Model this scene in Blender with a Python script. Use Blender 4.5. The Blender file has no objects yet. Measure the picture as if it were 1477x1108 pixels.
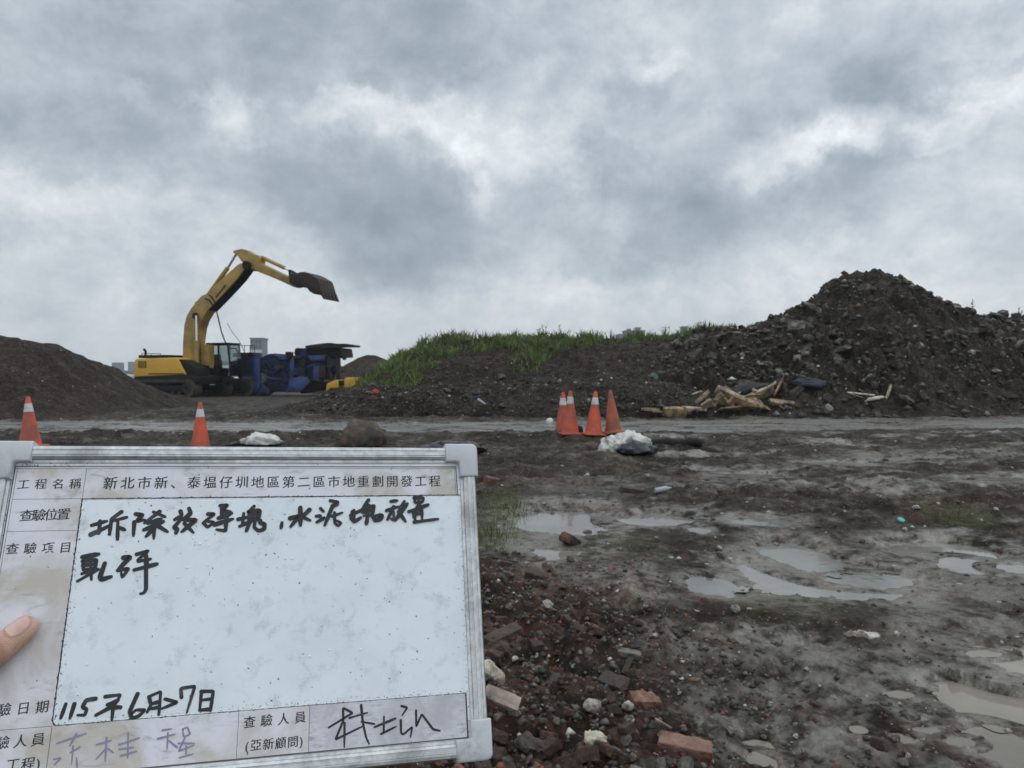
import bpy, bmesh, math, random
import numpy as np
from mathutils import Vector, Matrix, Euler
random.seed(7); RNG = np.random.default_rng(11)
S = bpy.context.scene
COL = S.collection
R = math.radians

# ------------------------------------------------------------------ camera, sky, sun, exposure
EYE = 1.5
PITCH = 0.0082
F = 1100.0 / 1477.0                       # focal length in picture widths
cd = bpy.data.cameras.new('camera'); cam = bpy.data.objects.new('camera', cd); COL.objects.link(cam)
cam.location = (0, 0, EYE); cam.rotation_euler = (math.pi / 2 - PITCH, 0, 0)
cd.sensor_fit = 'HORIZONTAL'; cd.sensor_width = 36.0; cd.lens = 36.0 * F
cd.clip_start = 0.02; cd.clip_end = 9000
cd.dof.use_dof = True; cd.dof.focus_distance = 0.72; cd.dof.aperture_fstop = 27.0
S.camera = cam
SUN_EL, SUN_AZ = R(52), R(70)             # behind the cloud, high on the right (azimuth from +Y towards +X)
sd = bpy.data.lights.new('sun', 'SUN'); sun = bpy.data.objects.new('sun', sd); COL.objects.link(sun)
sd.energy = 0.7; sd.angle = R(50); sd.color = (1.0, 0.97, 0.93)
sdir = Vector((math.sin(SUN_AZ) * math.cos(SUN_EL), math.cos(SUN_AZ) * math.cos(SUN_EL), math.sin(SUN_EL)))
sun.rotation_euler = sdir.to_track_quat('Z', 'Y').to_euler(); sun.location = sdir * 50
S.view_settings.view_transform = 'Standard'; S.view_settings.look = 'None'
S.view_settings.exposure = 0.0; S.view_settings.gamma = 1.0

class NT:
    """small helper to write node trees"""
    def __init__(s, tree): s.t = tree
    def n(s, typ, ins=None, **kw):
        nd = s.t.nodes.new(typ)
        for k, v in kw.items(): setattr(nd, k, v)
        for k, v in (ins or {}).items(): s.put(nd.inputs[k], v)
        return nd
    def put(s, sock, v):
        if isinstance(v, bpy.types.NodeSocket): s.t.links.new(v, sock)
        elif isinstance(v, (tuple, list)) and sock.type == 'RGBA' and len(v) == 3: sock.default_value = (*v, 1)
        else: sock.default_value = v
    def math(s, op, a, b=0.0, c=0.0, clamp=False):
        nd = s.t.nodes.new('ShaderNodeMath'); nd.operation = op; nd.use_clamp = clamp
        for i, v in enumerate((a, b, c)): s.put(nd.inputs[i], v)
        return nd.outputs[0]
    def vmath(s, op, a, b=(0, 0, 0), out=0):
        nd = s.t.nodes.new('ShaderNodeVectorMath'); nd.operation = op
        s.put(nd.inputs[0], a); s.put(nd.inputs[1], b)
        return nd.outputs[out]
    def scale(s, a, f):
        nd = s.t.nodes.new('ShaderNodeVectorMath'); nd.operation = 'SCALE'
        s.put(nd.inputs[0], a); s.put(nd.inputs['Scale'], f); return nd.outputs[0]
    def noise(s, vec, scale, detail=4.0, rough=0.55, dist=0.0, col=False):
        nd = s.n('ShaderNodeTexNoise', {'Vector': vec, 'Scale': scale, 'Detail': detail, 'Roughness': rough, 'Distortion': dist})
        return nd.outputs['Color' if col else 0]
    def mapr(s, v, a, b, c=0.0, d=1.0, smooth=True):
        nd = s.n('ShaderNodeMapRange', {'Value': v, 'From Min': a, 'From Max': b, 'To Min': c, 'To Max': d})
        nd.interpolation_type = 'SMOOTHSTEP' if smooth else 'LINEAR'
        return nd.outputs[0]
    def mix(s, f, a, b, typ='MIX'):
        nd = s.t.nodes.new('ShaderNodeMix'); nd.data_type = 'RGBA'; nd.blend_type = typ
        s.put(nd.inputs[0], f); s.put(nd.inputs[6], a); s.put(nd.inputs[7], b)
        return nd.outputs[2]
    def ramp(s, v, stops, interp='LINEAR'):
        nd = s.n('ShaderNodeValToRGB', {'Fac': v}); cr = nd.color_ramp; cr.interpolation = interp
        while len(cr.elements) < len(stops): cr.elements.new(0.5)
        for e, (p, c) in zip(cr.elements, stops): e.position = p; e.color = (*c, 1)
        return nd.outputs[0]

def px_dir(px, py):
    """unit direction of a picture point of the 1477x1108 photograph"""
    x = (px - 738.5) / 1100; y = -(py - 554) / 1100
    v = Vector((x, math.cos(PITCH) + y * math.sin(PITCH), -math.sin(PITCH) + y * math.cos(PITCH)))
    return v.normalized()

def build_world():
    w = bpy.data.worlds.new('World'); S.world = w; w.use_nodes = True
    t = w.node_tree; t.nodes.clear(); N = NT(t)
    out = N.n('ShaderNodeOutputWorld'); bg = N.n('ShaderNodeBackground', {'Strength': 0.1})
    t.links.new(bg.outputs[0], out.inputs[0])
    sky = N.n('ShaderNodeTexSky'); sky.sky_type = 'NISHITA'; sky.sun_disc = False
    sky.sun_elevation = SUN_EL; sky.sun_rotation = SUN_AZ
    d = N.n('ShaderNodeTexCoord').outputs['Generated']
    sep = N.n('ShaderNodeSeparateXYZ', {0: d}); dz = sep.outputs[2]
    # cloud deck seen in perspective: direction -> point on a flat layer
    den = N.math('ADD', N.math('MAXIMUM', dz, 0.0), 0.16)
    comb = N.n('ShaderNodeCombineXYZ', {0: N.math('DIVIDE', sep.outputs[0], den), 1: N.math('DIVIDE', sep.outputs[1], den), 2: 0.0})
    p = comb.outputs[0]
    warp = N.vmath('SUBTRACT', N.noise(d, 4.0, 6, 0.58, 0.0, True), (0.5, 0.5, 0.5))
    wd = N.vmath('ADD', d, N.vmath('MULTIPLY', warp, (0.09, 0.09, 0.07)))
    warp2 = N.vmath('SUBTRACT', N.noise(d, 11.0, 8, 0.66, 0.0, True), (0.5, 0.5, 0.5))
    wd = N.vmath('ADD', wd, N.vmath('MULTIPLY', warp2, (0.12, 0.12, 0.10)))
    n1 = N.noise(N.vmath('MULTIPLY', d, (1, 1, 1.5)), 3.2, 9, 0.58, 0.2)
    n2 = N.noise(N.vmath('MULTIPLY', N.vmath('ADD', d, (3.1, 1.7, .4)), (1, 1, 1.35)), 9.5, 10, 0.66, 0.15)
    v = N.math('MULTIPLY_ADD', N.math('SUBTRACT', n1, 0.5), 0.62, 0.545)
    v = N.math('ADD', v, N.math('MULTIPLY', N.math('SUBTRACT', n2, 0.5), 0.95))
    n3 = N.noise(N.vmath('MULTIPLY', wd, (1, 1, 1.5)), 22.0, 8, 0.62, 0.3)
    v = N.math('ADD', v, N.math('MULTIPLY', N.math('SUBTRACT', n3, 0.5), N.math('MULTIPLY', N.mapr(n1, .4, .62), 0.42)))
    blobs = [  # photo x, y, half width, half height, amount
        (500, 262, 150, 60, -0.229), (585, 330, 130, 80, -0.229), (440, 225, 60, 40, -0.114), (60, 205, 120, 50, -0.229), (130, 235, 60, 30, -0.092),
        (330, 45, 440, 75, -0.172), (100, 100, 190, 60, -0.092), (240, 165, 70, 60, -0.137), (915, 310, 120, 85, -0.297), (1330, 105, 120, 60, -0.206), (870, 250, 60, 40, -0.114),
        (1275, 180, 48, 60, -0.252), (1160, 290, 120, 50, -0.160), (590, 400, 130, 40, -0.183), (850, 145, 60, 40, -0.069),
        (620, 80, 230, 70, -0.149), (930, 125, 55, 25, -0.183), (250, 415, 90, 45, -0.069), (1080, 320, 90, 40, -0.092), (1000, 175, 110, 26, -0.069),
        (300, 125, 24, 20, 0.22), (200, 140, 26, 16, 0.12), (350, 190, 34, 50, 0.19), (330, 150, 40, 20, 0.12), (500, 152, 70, 16, 0.20), (560, 175, 60, 26, 0.17), (660, 195, 55, 32, 0.19), (600, 120, 30, 20, 0.06),
        (700, 275, 22, 46, 0.22), (690, 225, 36, 20, 0.17), (1225, 182, 66, 26, 0.34), (1170, 208, 80, 22, 0.22), (1120, 240, 80, 16, 0.15), (1400, 160, 80, 16, 0.20), (1360, 190, 40, 14, 0.19), (1440, 60, 60, 30, 0.12),
        (930, 50, 60, 40, 0.14), (1160, 25, 26, 40, 0.15), (110, 285, 140, 45, 0.12), (940, 95, 50, 18, 0.19), (770, 80, 40, 30, 0.12), (870, 330, 20, 40, 0.10), (1240, 215, 50, 14, 0.12),
        (1420, 250, 90, 40, 0.11), (800, 425, 60, 22, 0.12), (1000, 420, 160, 40, 0.10), (250, 340, 200, 45, 0.05), (500, 360, 40, 60, -0.04), (740, 470, 900, 60, 0.07), (1300, 350, 160, 70, 0.03)]
    for (bx, by, rx, ry, a) in blobs:
        c = px_dir(bx, by)
        q = N.vmath('MULTIPLY', N.vmath('SUBTRACT', wd, tuple(c)), (1100 / rx, 1100 / rx, 1100 / ry))
        r = N.vmath('LENGTH', q, out=1)
        e = N.math('POWER', 2.718, N.math('MULTIPLY', N.math('POWER', r, 4.2), -0.8))
        v = N.math('MULTIPLY_ADD', e, a, v)
    # calmer, paler towards the horizon
    hz = N.mapr(dz, 0.0, 0.10)
    v = N.math('ADD', N.math('MULTIPLY', v, N.math('MULTIPLY_ADD', hz, 0.45, 0.55)), N.math('MULTIPLY', N.math('SUBTRACT', 1.0, hz), 0.245))
    col = N.ramp(v, [(0.0, (.235, .28, .33)), (0.25, (.325, .375, .425)), (0.5, (.475, .525, .575)), (0.75, (.66, .705, .735)), (1.0, (.86, .90, .92))])
    # an overcast sky is brightest overhead and, here, behind the viewer
    up = N.math('MULTIPLY', N.mapr(dz, 0.45, 1.0), 0.8)
    back = N.math('MULTIPLY', N.mapr(sep.outputs[1], 0.2, -0.8), 0.55)
    k = N.math('ADD', N.math('ADD', up, back), 1.0)
    cl = N.scale(col, N.math('MULTIPLY', k, 11.8))
    t.links.new(N.mix(0.95, sky.outputs[0], cl), bg.inputs[0])
build_world()

# ------------------------------------------------------------------ object helpers
def tag(o, label=None, cat=None, group=None, kind=None):
    if label: o['label'] = label
    if cat: o['category'] = cat
    if group: o['group'] = group
    if kind: o['kind'] = kind
    return o

def link(name, me, m=None, parent=None, loc=(0, 0, 0), rot=(0, 0, 0), sc=(1, 1, 1)):
    o = bpy.data.objects.new(name, me); COL.objects.link(o)
    if m is not None and not me.materials: me.materials.append(m)
    o.parent = parent; o.location = loc; o.rotation_euler = rot; o.scale = sc
    return o

def empty(name, loc, rz=0.0):
    o = bpy.data.objects.new(name, None); COL.objects.link(o); o.location = loc; o.rotation_euler = (0, 0, rz)
    o.empty_display_size = 0.1
    return o

def copy_tree(o, parent=None, kids=None):
    c = o.copy(); COL.objects.link(c); c.parent = parent
    for ch in list(o.children): copy_tree(ch, c)
    return c

def mesh(name, V, Fc, smooth=False):
    me = bpy.data.meshes.new(name); me.from_pydata([tuple(v) for v in V], [], [tuple(f) for f in Fc])
    if smooth: me.polygons.foreach_set('use_smooth', [True] * len(me.polygons))
    me.update(); return me

def grid_mesh(name, X, Y, Z, smooth=True, wrap=False):
    """rows x cols arrays -> mesh of quads"""
    r, c = X.shape
    co = np.stack([X, Y, Z], -1).reshape(-1, 3).astype(np.float32)
    idx = np.arange(r * c).reshape(r, c)
    if wrap: idx = np.concatenate([idx, idx[:, :1]], 1)
    q = np.stack([idx[:-1, :-1], idx[:-1, 1:], idx[1:, 1:], idx[1:, :-1]], -1).reshape(-1, 4)
    me = bpy.data.meshes.new(name)
    me.vertices.add(len(co)); me.vertices.foreach_set('co', co.ravel())
    me.loops.add(q.size); me.loops.foreach_set('vertex_index', q.ravel().astype(np.int32))
    me.polygons.add(len(q)); me.polygons.foreach_set('loop_start', np.arange(0, q.size, 4, dtype=np.int32))
    me.polygons.foreach_set('loop_total', np.full(len(q), 4, dtype=np.int32))
    me.polygons.foreach_set('use_smooth', np.full(len(q), smooth))
    me.update(calc_edges=True); me.validate(); return me

class MB:
    """collects shapes, builds ONE mesh object"""
    def __init__(s): s.V = []; s.F = []
    def add(s, V, Fc):
        o = len(s.V); s.V += [tuple(v) for v in V]; s.F += [tuple(i + o for i in f) for f in Fc]; return s
    def box(s, c, d, M=None):
        x, y, z = (k / 2 for k in d)
        V = [Vector((sx * x, sy * y, sz * z)) for sz in (-1, 1) for sy in (-1, 1) for sx in (-1, 1)]
        if M is not None: V = [M @ v for v in V]
        V = [v + Vector(c) for v in V]
        return s.add(V, [(0, 2, 3, 1), (4, 5, 7, 6), (0, 1, 5, 4), (2, 6, 7, 3), (0, 4, 6, 2), (1, 3, 7, 5)])
    def prism(s, pts, y0, y1):
        """outline in x,z extruded along y"""
        n = len(pts); V = [(p[0], y0, p[1]) for p in pts] + [(p[0], y1, p[1]) for p in pts]
        ar = sum(pts[i][0] * pts[(i + 1) % n][1] - pts[(i + 1) % n][0] * pts[i][1] for i in range(n))
        f = [tuple(range(n)), tuple(range(2 * n - 1, n - 1, -1))] + [(i, i + n, (i + 1) % n + n, (i + 1) % n) for i in range(n)]
        if ar < 0: f = [tuple(reversed(q)) for q in f]
        return s.add(V, f)
    def tube(s, pts, r, n=8, caps=True):
        pts = [Vector(p) for p in pts]; rs = r if isinstance(r, (list, tuple)) else [r] * len(pts)
        V = []; Fc = []
        up = Vector((0, 0, 1))
        for i, p in enumerate(pts):
            t = (pts[min(i + 1, len(pts) - 1)] - pts[max(i - 1, 0)]).normalized()
            a = t.cross(up)
            if a.length < 1e-3: a = t.cross(Vector((0, 1, 0)))
            a.normalize(); b = a.cross(t); up = b if i else b
            for k in range(n):
                th = 2 * math.pi * k / n; V.append(p + (a * math.cos(th) + b * math.sin(th)) * rs[i])
        for i in range(len(pts) - 1):
            for k in range(n):
                k2 = (k + 1) % n; Fc.append((i * n + k, i * n + k2, (i + 1) * n + k2, (i + 1) * n + k))
        if caps: Fc += [tuple(range(n - 1, -1, -1)), tuple(range((len(pts) - 1) * n, len(pts) * n))]
        return s.add(V, Fc)
    def cyl(s, a, b, r, n=16): return s.tube([a, b], r, n)
    def lathe(s, prof, c=(0, 0, 0), n=24):
        V = []; Fc = []
        for r, z in prof:
            for k in range(n): V.append((c[0] + r * math.cos(2 * math.pi * k / n), c[1] + r * math.sin(2 * math.pi * k / n), c[2] + z))
        for i in range(len(prof) - 1):
            for k in range(n):
                k2 = (k + 1) % n; Fc.append((i * n + k, i * n + k2, (i + 1) * n + k2, (i + 1) * n + k))
        Fc += [tuple(range(n - 1, -1, -1)), tuple(range((len(prof) - 1) * n, len(prof) * n))]
        return s.add(V, Fc)
    def build(s, name, m, parent=None, loc=(0, 0, 0), rot=(0, 0, 0), smooth=False, bevel=0.0, seg=2):
        me = mesh(name, s.V, s.F)
        if bevel:
            bm = bmesh.new(); bm.from_mesh(me)
            ed = [e for e in bm.edges if len(e.link_faces) == 2 and e.calc_face_angle(0) > 0.5]
            bmesh.ops.bevel(bm, geom=ed, offset=bevel, segments=seg, affect='EDGES', profile=0.6)
            bm.to_mesh(me); bm.free()
        if smooth or bevel:
            me.polygons.foreach_set('use_smooth', [True] * len(me.polygons))
            try: me.set_sharp_from_angle(angle=R(35))
            except Exception: pass
        return link(name, me, m, parent, loc, rot)

# ------------------------------------------------------------------ numpy noise
def _h(ix, iy, seed):
    n = (ix.astype(np.int64) * 374761393 + iy.astype(np.int64) * 668265263 + seed * 974634777) & 0xffffffff
    n = ((n ^ (n >> 13)) * 1274126177) & 0xffffffff
    n = n ^ (n >> 16)
    return (n & 0xffff) / 65536.0 * 2 * np.pi
def perlin(x, y, seed=0):
    x = np.asarray(x, float); y = np.asarray(y, float)
    xi = np.floor(x); yi = np.floor(y); fx = x - xi; fy = y - yi
    u = fx * fx * fx * (fx * (fx * 6 - 15) + 10); v = fy * fy * fy * (fy * (fy * 6 - 15) + 10)
    def g(dx, dy):
        a = _h(xi + dx, yi + dy, seed); return np.cos(a) * (fx - dx) + np.sin(a) * (fy - dy)
    a = g(0, 0) * (1 - u) + g(1, 0) * u; b = g(0, 1) * (1 - u) + g(1, 1) * u
    return (a * (1 - v) + b * v) * 1.5
def fbm(x, y, oct=4, seed=0, gain=0.5):
    s = 0; a = 1.0; f = 1.0
    for i in range(oct): s = s + a * perlin(x * f + i * 17.3, y * f - i * 9.1, seed + i); a *= gain; f *= 2.03
    return s
def ridged(x, y, oct=4, seed=0):
    s = 0; a = 1.0; f = 1.0
    for i in range(oct): s = s + a * (1 - 2 * np.abs(perlin(x * f + i * 5.7, y * f + i * 3.3, seed + i))); a *= 0.5; f *= 2.1
    return s
def sstep(a, b, x):
    t = np.clip((np.asarray(x, float) - a) / (b - a), 0, 1); return t * t * (3 - 2 * t)

# ------------------------------------------------------------------ materials
def newmat(name):
    m = bpy.data.materials.new(name); m.use_nodes = True; t = m.node_tree
    b = t.nodes['Principled BSDF']; return m, NT(t), b
def bump(N, b, h, strength=0.5, dist=0.01):
    nd = N.n('ShaderNodeBump', {'Height': h, 'Strength': strength, 'Distance': dist}); N.put(b.inputs['Normal'], nd.outputs[0])
def simple(name, col, rough=0.6, var=0.25, scale=4.0, metal=0.0, dirt=None, dirt_amt=0.4, bmp=0.0, bscale=20.0, spec=0.5, objvar=0.0, rvar=0.15):
    """paint / stone / plastic: colour broken up by noise, optional dirt colour, bump"""
    m, N, b = newmat(name)
    co = N.n('ShaderNodeTexCoord').outputs['Object']; oi = N.n('ShaderNodeObjectInfo').outputs['Random']
    co = N.vmath('ADD', co, N.n('ShaderNodeCombineXYZ', {0: N.math('MULTIPLY', oi, 37.0), 1: N.math('MULTIPLY', oi, 91.0), 2: 0.0}).outputs[0])
    n = N.noise(co, scale, 6, 0.6)
    k = N.math('MULTIPLY_ADD', N.math('SUBTRACT', n, 0.5), 2 * var, 1.0)
    if objvar: k = N.math('MULTIPLY', k, N.math('MULTIPLY_ADD', oi, objvar * 2, 1 - objvar))
    c = N.scale((*col,)[:3], k)
    if dirt:
        f = N.mapr(N.noise(co, scale * 0.6, 8, 0.68, 0.4), 0.62 - dirt_amt * 0.5, 0.80 - dirt_amt * 0.35)
        c = N.mix(f, c, dirt)
    N.put(b.inputs['Base Color'], c)
    N.put(b.inputs['Roughness'], N.math('MULTIPLY_ADD', N.math('SUBTRACT', N.noise(co, scale * 2.3, 4), 0.5), rvar * 2, rough, clamp=True))
    b.inputs['Metallic'].default_value = metal; b.inputs['Specular IOR Level'].default_value = spec
    if bmp: bump(N, b, N.noise(co, bscale, 6, 0.65), bmp, 0.02)
    return m

def soil_mat(name, dark, mid, pale, scale=1.0, rough=0.62, speck=0.5, red=0.0, wetattr=False):
    m, N, b = newmat(name)
    g = N.n('ShaderNodeNewGeometry').outputs['Position']
    a = N.noise(g, 0.55 * scale, 7, 0.62, 0.3); c1 = N.noise(g, 3.1 * scale, 9, 0.70, 0.2); c2 = N.noise(g, 13 * scale, 8, 0.72)
    c = N.mix(N.mapr(a, 0.33, 0.66), dark, mid)
    c = N.mix(N.math('MULTIPLY', N.mapr(c1, 0.48, 0.70), 0.85), c, pale)
    c = N.mix(N.math('MULTIPLY', N.mapr(c1, 0.46, 0.28), 0.6), c, dark)
    c = N.mix(1.0, c, N.n('ShaderNodeCombineColor', {0: N.mapr(c2, 0.30, 0.70, 0.35, 1.75), 1: N.mapr(c2, 0.30, 0.70, 0.35, 1.75), 2: N.mapr(c2, 0.30, 0.70, 0.35, 1.75)}).outputs[0], 'MULTIPLY')
    rg = N.math('MULTIPLY_ADD', N.math('SUBTRACT', c1, 0.5), -0.9, rough)
    if wetattr:
        wet = N.n('ShaderNodeAttribute', attribute_name='wet').outputs['Fac']
        brk = N.n('ShaderNodeAttribute', attribute_name='brick').outputs['Fac']
        mos = N.n('ShaderNodeAttribute', attribute_name='moss').outputs['Fac']
        wn = N.math('MULTIPLY', wet, N.mapr(N.math('MULTIPLY_ADD', N.noise(g, 11.0, 7, 0.68), .5, N.math('MULTIPLY', N.noise(g, 2.6, 6, 0.6), .5)), 0.40, 0.60))
        c = N.mix(N.math('MULTIPLY', wn, 0.75), c, (.205, .186, .152))
        rg = N.math('SUBTRACT', rg, N.math('MULTIPLY', wn, 0.48))
        rd = N.math('MULTIPLY', brk, N.mapr(N.noise(g, 7.0, 6, 0.65, 0.4), 0.44, 0.66))
        c = N.mix(N.math('MULTIPLY', rd, 0.8), c, (.10, .042, .028))
        ms = N.math('MULTIPLY', mos, N.mapr(N.noise(g, 12.0, 6, 0.7), 0.35, 0.6))
        c = N.mix(N.math('MULTIPLY', ms, 0.85), c, (.075, .085, .03))
    # grit: small pale, grey and red bits
    for (sc, thr, colr, amt) in ((38 * scale, 0.2, (.36, .35, .33), 0.82), (21 * scale, 0.19, (.20, .19, .18), 0.74), (30 * scale, 0.2, (.24, .075, .045), 0.80 if red else 0.93), (9 * scale, 0.17, (.5, .49, .46), 0.93)):
        vo = N.n('ShaderNodeTexVoronoi', {'Vector': N.vmath('ADD', g, (sc, sc * .3, 0)), 'Scale': sc})
        hit = N.math('MULTIPLY', N.math('LESS_THAN', vo.outputs['Distance'], thr), N.math('GREATER_THAN', N.n('ShaderNodeSeparateColor', {0: vo.outputs['Color']}).outputs[0], amt))
        c = N.mix(N.math('MULTIPLY', hit, speck), c, colr)
    N.put(b.inputs['Base Color'], c)
    N.put(b.inputs['Roughness'], N.math('MAXIMUM', N.math('MINIMUM', rg, 0.95), 0.16))
    if wetattr: N.put(b.inputs['Specular IOR Level'], N.math('MULTIPLY_ADD', wn, 0.75, 0.10))
    else: b.inputs['Specular IOR Level'].default_value = 0.10
    hsum = N.math('ADD', N.math('MULTIPLY', c1, 0.6), N.math('MULTIPLY', c2, 0.35))
    hsum = N.math('ADD', hsum, N.math('MULTIPLY', N.noise(g, 60 * scale, 6, 0.7), 0.30))
    if wetattr:
        st = N.math('MULTIPLY_ADD', wn, -0.55, 0.95)
        nd = N.n('ShaderNodeBump', {'Height': hsum, 'Distance': 0.06}); N.put(nd.inputs['Strength'], st)
        N.put(b.inputs['Normal'], nd.outputs[0])
    else: bump(N, b, hsum, 0.9, 0.10)
    return m

M = {}
M['ground'] = soil_mat('wet_mud', (.0120, .0092, .0066), (.038, .0305, .0222), (.125, .107, .084), 1.0, 0.6, 0.6, 1, True)
M['heap'] = soil_mat('heap_soil', (.019, .0138, .0102), (.032, .0242, .0185), (.052, .042, .034), 0.8, 0.72, 0.5)
M['mound'] = soil_mat('mound_soil', (.013, .0098, .0072), (.029, .0232, .0186), (.066, .054, .043), 0.8, 0.7, 0.6)
M['concrete'] = simple('broken_concrete', (.165, .150, .130), 0.75, 0.4, 5, dirt=(.026, .021, .016), dirt_amt=0.62, bmp=0.6, objvar=0.4, spec=.2)
M['dirtyrock'] = simple('muddy_rock', (.070, .059, .047), 0.65, 0.4, 6, dirt=(.022, .0175, .0135), dirt_amt=0.65, bmp=0.7, objvar=0.35)
M['brick'] = simple('red_brick', (.27, .085, .045), 0.72, 0.35, 9, dirt=(.045, .034, .026), dirt_amt=0.74, bmp=0.7, bscale=45, objvar=0.4)
M['pinkbrick'] = simple('pale_brick', (.25, .145, .105), 0.75, 0.35, 12, dirt=(.12, .05, .035), dirt_amt=0.58, bmp=0.6, bscale=50)
M['stone'] = simple('grey_stone', (.175, .160, .138), 0.65, 0.35, 9, dirt=(.055, .045, .036), dirt_amt=0.55, bmp=0.5, bscale=40, objvar=0.45)
M['white'] = simple('white_plaster', (.62, .60, .54), 0.65, 0.2, 12, dirt=(.13, .105, .08), dirt_amt=0.58, bmp=0.5, bscale=45, objvar=0.12)
M['cream'] = simple('cream_plaster', (.60, .56, .44), 0.7, 0.2, 14, dirt=(.13, .10, .075), dirt_amt=0.45, bmp=0.7, bscale=50)
M['wood'] = simple('splintered_wood', (.33, .225, .125), 0.75, 0.45, 7, dirt=(.07, .05, .035), dirt_amt=0.5, bmp=0.4, objvar=0.35)
M['yellow'] = simple('yellow_paint', (.56, .31, .02), 0.42, 0.10, 1.2, dirt=(.36, .2, .02), dirt_amt=0.25)
M['yellowboom'] = simple('worn_yellow_paint', (.38, .235, .045), 0.5, 0.15, 1.5, dirt=(.20, .13, .04), dirt_amt=0.45)
M['black'] = simple('black_steel', (.007, .007, .0075), 0.6, 0.3, 4, spec=0.18)
M['steel'] = simple('dull_steel', (.034, .029, .026), 0.55, 0.35, 4, dirt=(.03, .024, .02), dirt_amt=0.5, metal=0.3, spec=0.18)
M['track'] = simple('muddy_track_steel', (.03, .027, .024), 0.7, 0.4, 5, dirt=(.065, .055, .045), dirt_amt=0.6, spec=0.18)
M['chrome'] = simple('chrome_rod', (.6, .6, .6), 0.25, 0.1, 5, metal=0.9)
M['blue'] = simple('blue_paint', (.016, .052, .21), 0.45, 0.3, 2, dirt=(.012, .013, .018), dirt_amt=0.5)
M['darkblue'] = simple('dark_blue_paint', (.013, .027, .10), 0.5, 0.35, 2, dirt=(.01, .01, .01), dirt_amt=0.5, spec=0.18)
M['whitepaint'] = simple('white_paint', (.62, .63, .62), 0.45, 0.1, 3, dirt=(.3, .3, .28), dirt_amt=0.25)
M['rubber'] = simple('black_rubber', (.014, .014, .015), 0.7, 0.2, 8, spec=0.18)
M['plasticblack'] = simple('black_plastic_film', (.012, .014, .02), 0.3, 0.2, 8)
def glass_mat():
    m, N, b = newmat('tinted_glass'); t = m.node_tree
    tr = N.n('ShaderNodeBsdfTransparent', {'Color': (.42, .5, .5, 1)}); gl = N.n('ShaderNodeBsdfGlossy', {'Color': (1, 1, 1, 1), 'Roughness': 0.04})
    fr = N.n('ShaderNodeFresnel', {'IOR': 1.5}); mx = N.n('ShaderNodeMixShader', {0: N.math('ADD', fr.outputs[0], 0.05)})
    t.links.new(tr.outputs[0], mx.inputs[1]); t.links.new(gl.outputs[0], mx.inputs[2])
    t.links.new(mx.outputs[0], t.nodes['Material Output'].inputs[0]); return m
M['glass'] = glass_mat()

# ------------------------------------------------------------------ terrain
def base(d):
    return np.interp(d, [0, 3.5, 12.8, 16, 18, 30, 42, 60, 400, 4000], [0, 0, .47, .53, .60, .56, .47, .45, -.6, -.6])
def base_hit(px, py):
    """where the picture ray meets the smooth ground"""
    v = px_dir(px, py); t = 0.5
    for _ in range(60):
        P = v * t; t *= 1 + 0.6 * ((EYE + P.z - float(base(math.hypot(P.x, P.y)))) / max(EYE - float(base(math.hypot(P.x, P.y))), .3))
    P = v * t; return P.x, P.y
PUD = []   # x, y, rx, ry, level, depth, seed
def puddle_at(px, py, rx, ry, depth=0.03, rough=0.3):
    x, y = base_hit(px, py); _, y0 = base_hit(px, py + ry); _, y1 = base_hit(px, py - ry)
    d = math.hypot(x, y)
    PUD.append((x, y, rx / 1100 * d, (y1 - y0) / 2, float(base(d)) - 0.012 + 0.0017 * (len(PUD) % 5), depth * (1.7 if rx > 40 else 1), len(PUD) + 3, rough))
for q in [(796, 768, 54, 36), (818, 747, 76, 22), (1185, 830, 112, 33), (1152, 798, 44, 24), (1262, 834, 60, 12), (1365, 792, 66, 20), (1400, 815, 36, 15),
          (945, 746, 48, 12), (1425, 1005, 56, 40), (1470, 950, 52, 26), (1452, 1075, 46, 36), (1025, 842, 36, 18), (1100, 1075, 20, 12), (1102, 1098, 22, 14), 
          (1308, 1063, 22, 9), (1340, 1052, 20, 7), (1240, 1050, 14, 8), (1385, 1068, 20, 9), (1320, 1035, 18, 6), (1300, 1000, 22, 7), (1420, 942, 24, 6), 
          (1080, 685, 40, 5), (1222, 668, 42, 5), (1440, 690, 46, 6), (1100, 752, 40, 8), (1470, 820, 26, 9), (1010, 765, 16, 6)]:
    puddle_at(*q)
def settle():
    n = len(PUD); g = list(range(n))
    for _ in range(n):
        for i in range(n):
            for j in range(n):
                A, B = PUD[i], PUD[j]
                if math.hypot((A[0] - B[0]) / (A[2] + B[2]), (A[1] - B[1]) / (A[3] + B[3])) < 1.05: g[i] = g[j] = min(g[i], g[j])
    for i in range(n):
        lv = min(float(base(math.hypot(PUD[k][0], PUD[k][1]))) for k in range(n) if g[k] == g[i]) - .014
        q = list(PUD[i]); q[4] = max(lv, float(base(math.hypot(q[0], q[1]))) - .034) + .0005 * i; PUD[i] = tuple(q)
settle()
WET = []   # pale silty wet ground
for (px, py, rx, ry, a) in [(905, 850, 80, 40, .9), (1035, 840, 42, 28, 1.), (1270, 705, 80, 14, .9), (1120, 930, 110, 26, .9), (1220, 985, 210, 60, .75), (1380, 900, 120, 40, .7), (1150, 1070, 170, 60, .8), (1330, 660, 150, 10, .6), (960, 940, 50, 34, .7), (1000, 1000, 60, 60, .6), (1400, 840, 90, 40, .6), (1050, 700, 100, 14, .5), (850, 700, 100, 20, .35)]:
    x, y = base_hit(px, py); d = math.hypot(x, y); _, y0 = base_hit(px, py + ry); _, y1 = base_hit(px, py - ry)
    WET.append((x, y, rx / 1100 * d, (y1 - y0) / 2, a))
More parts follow.
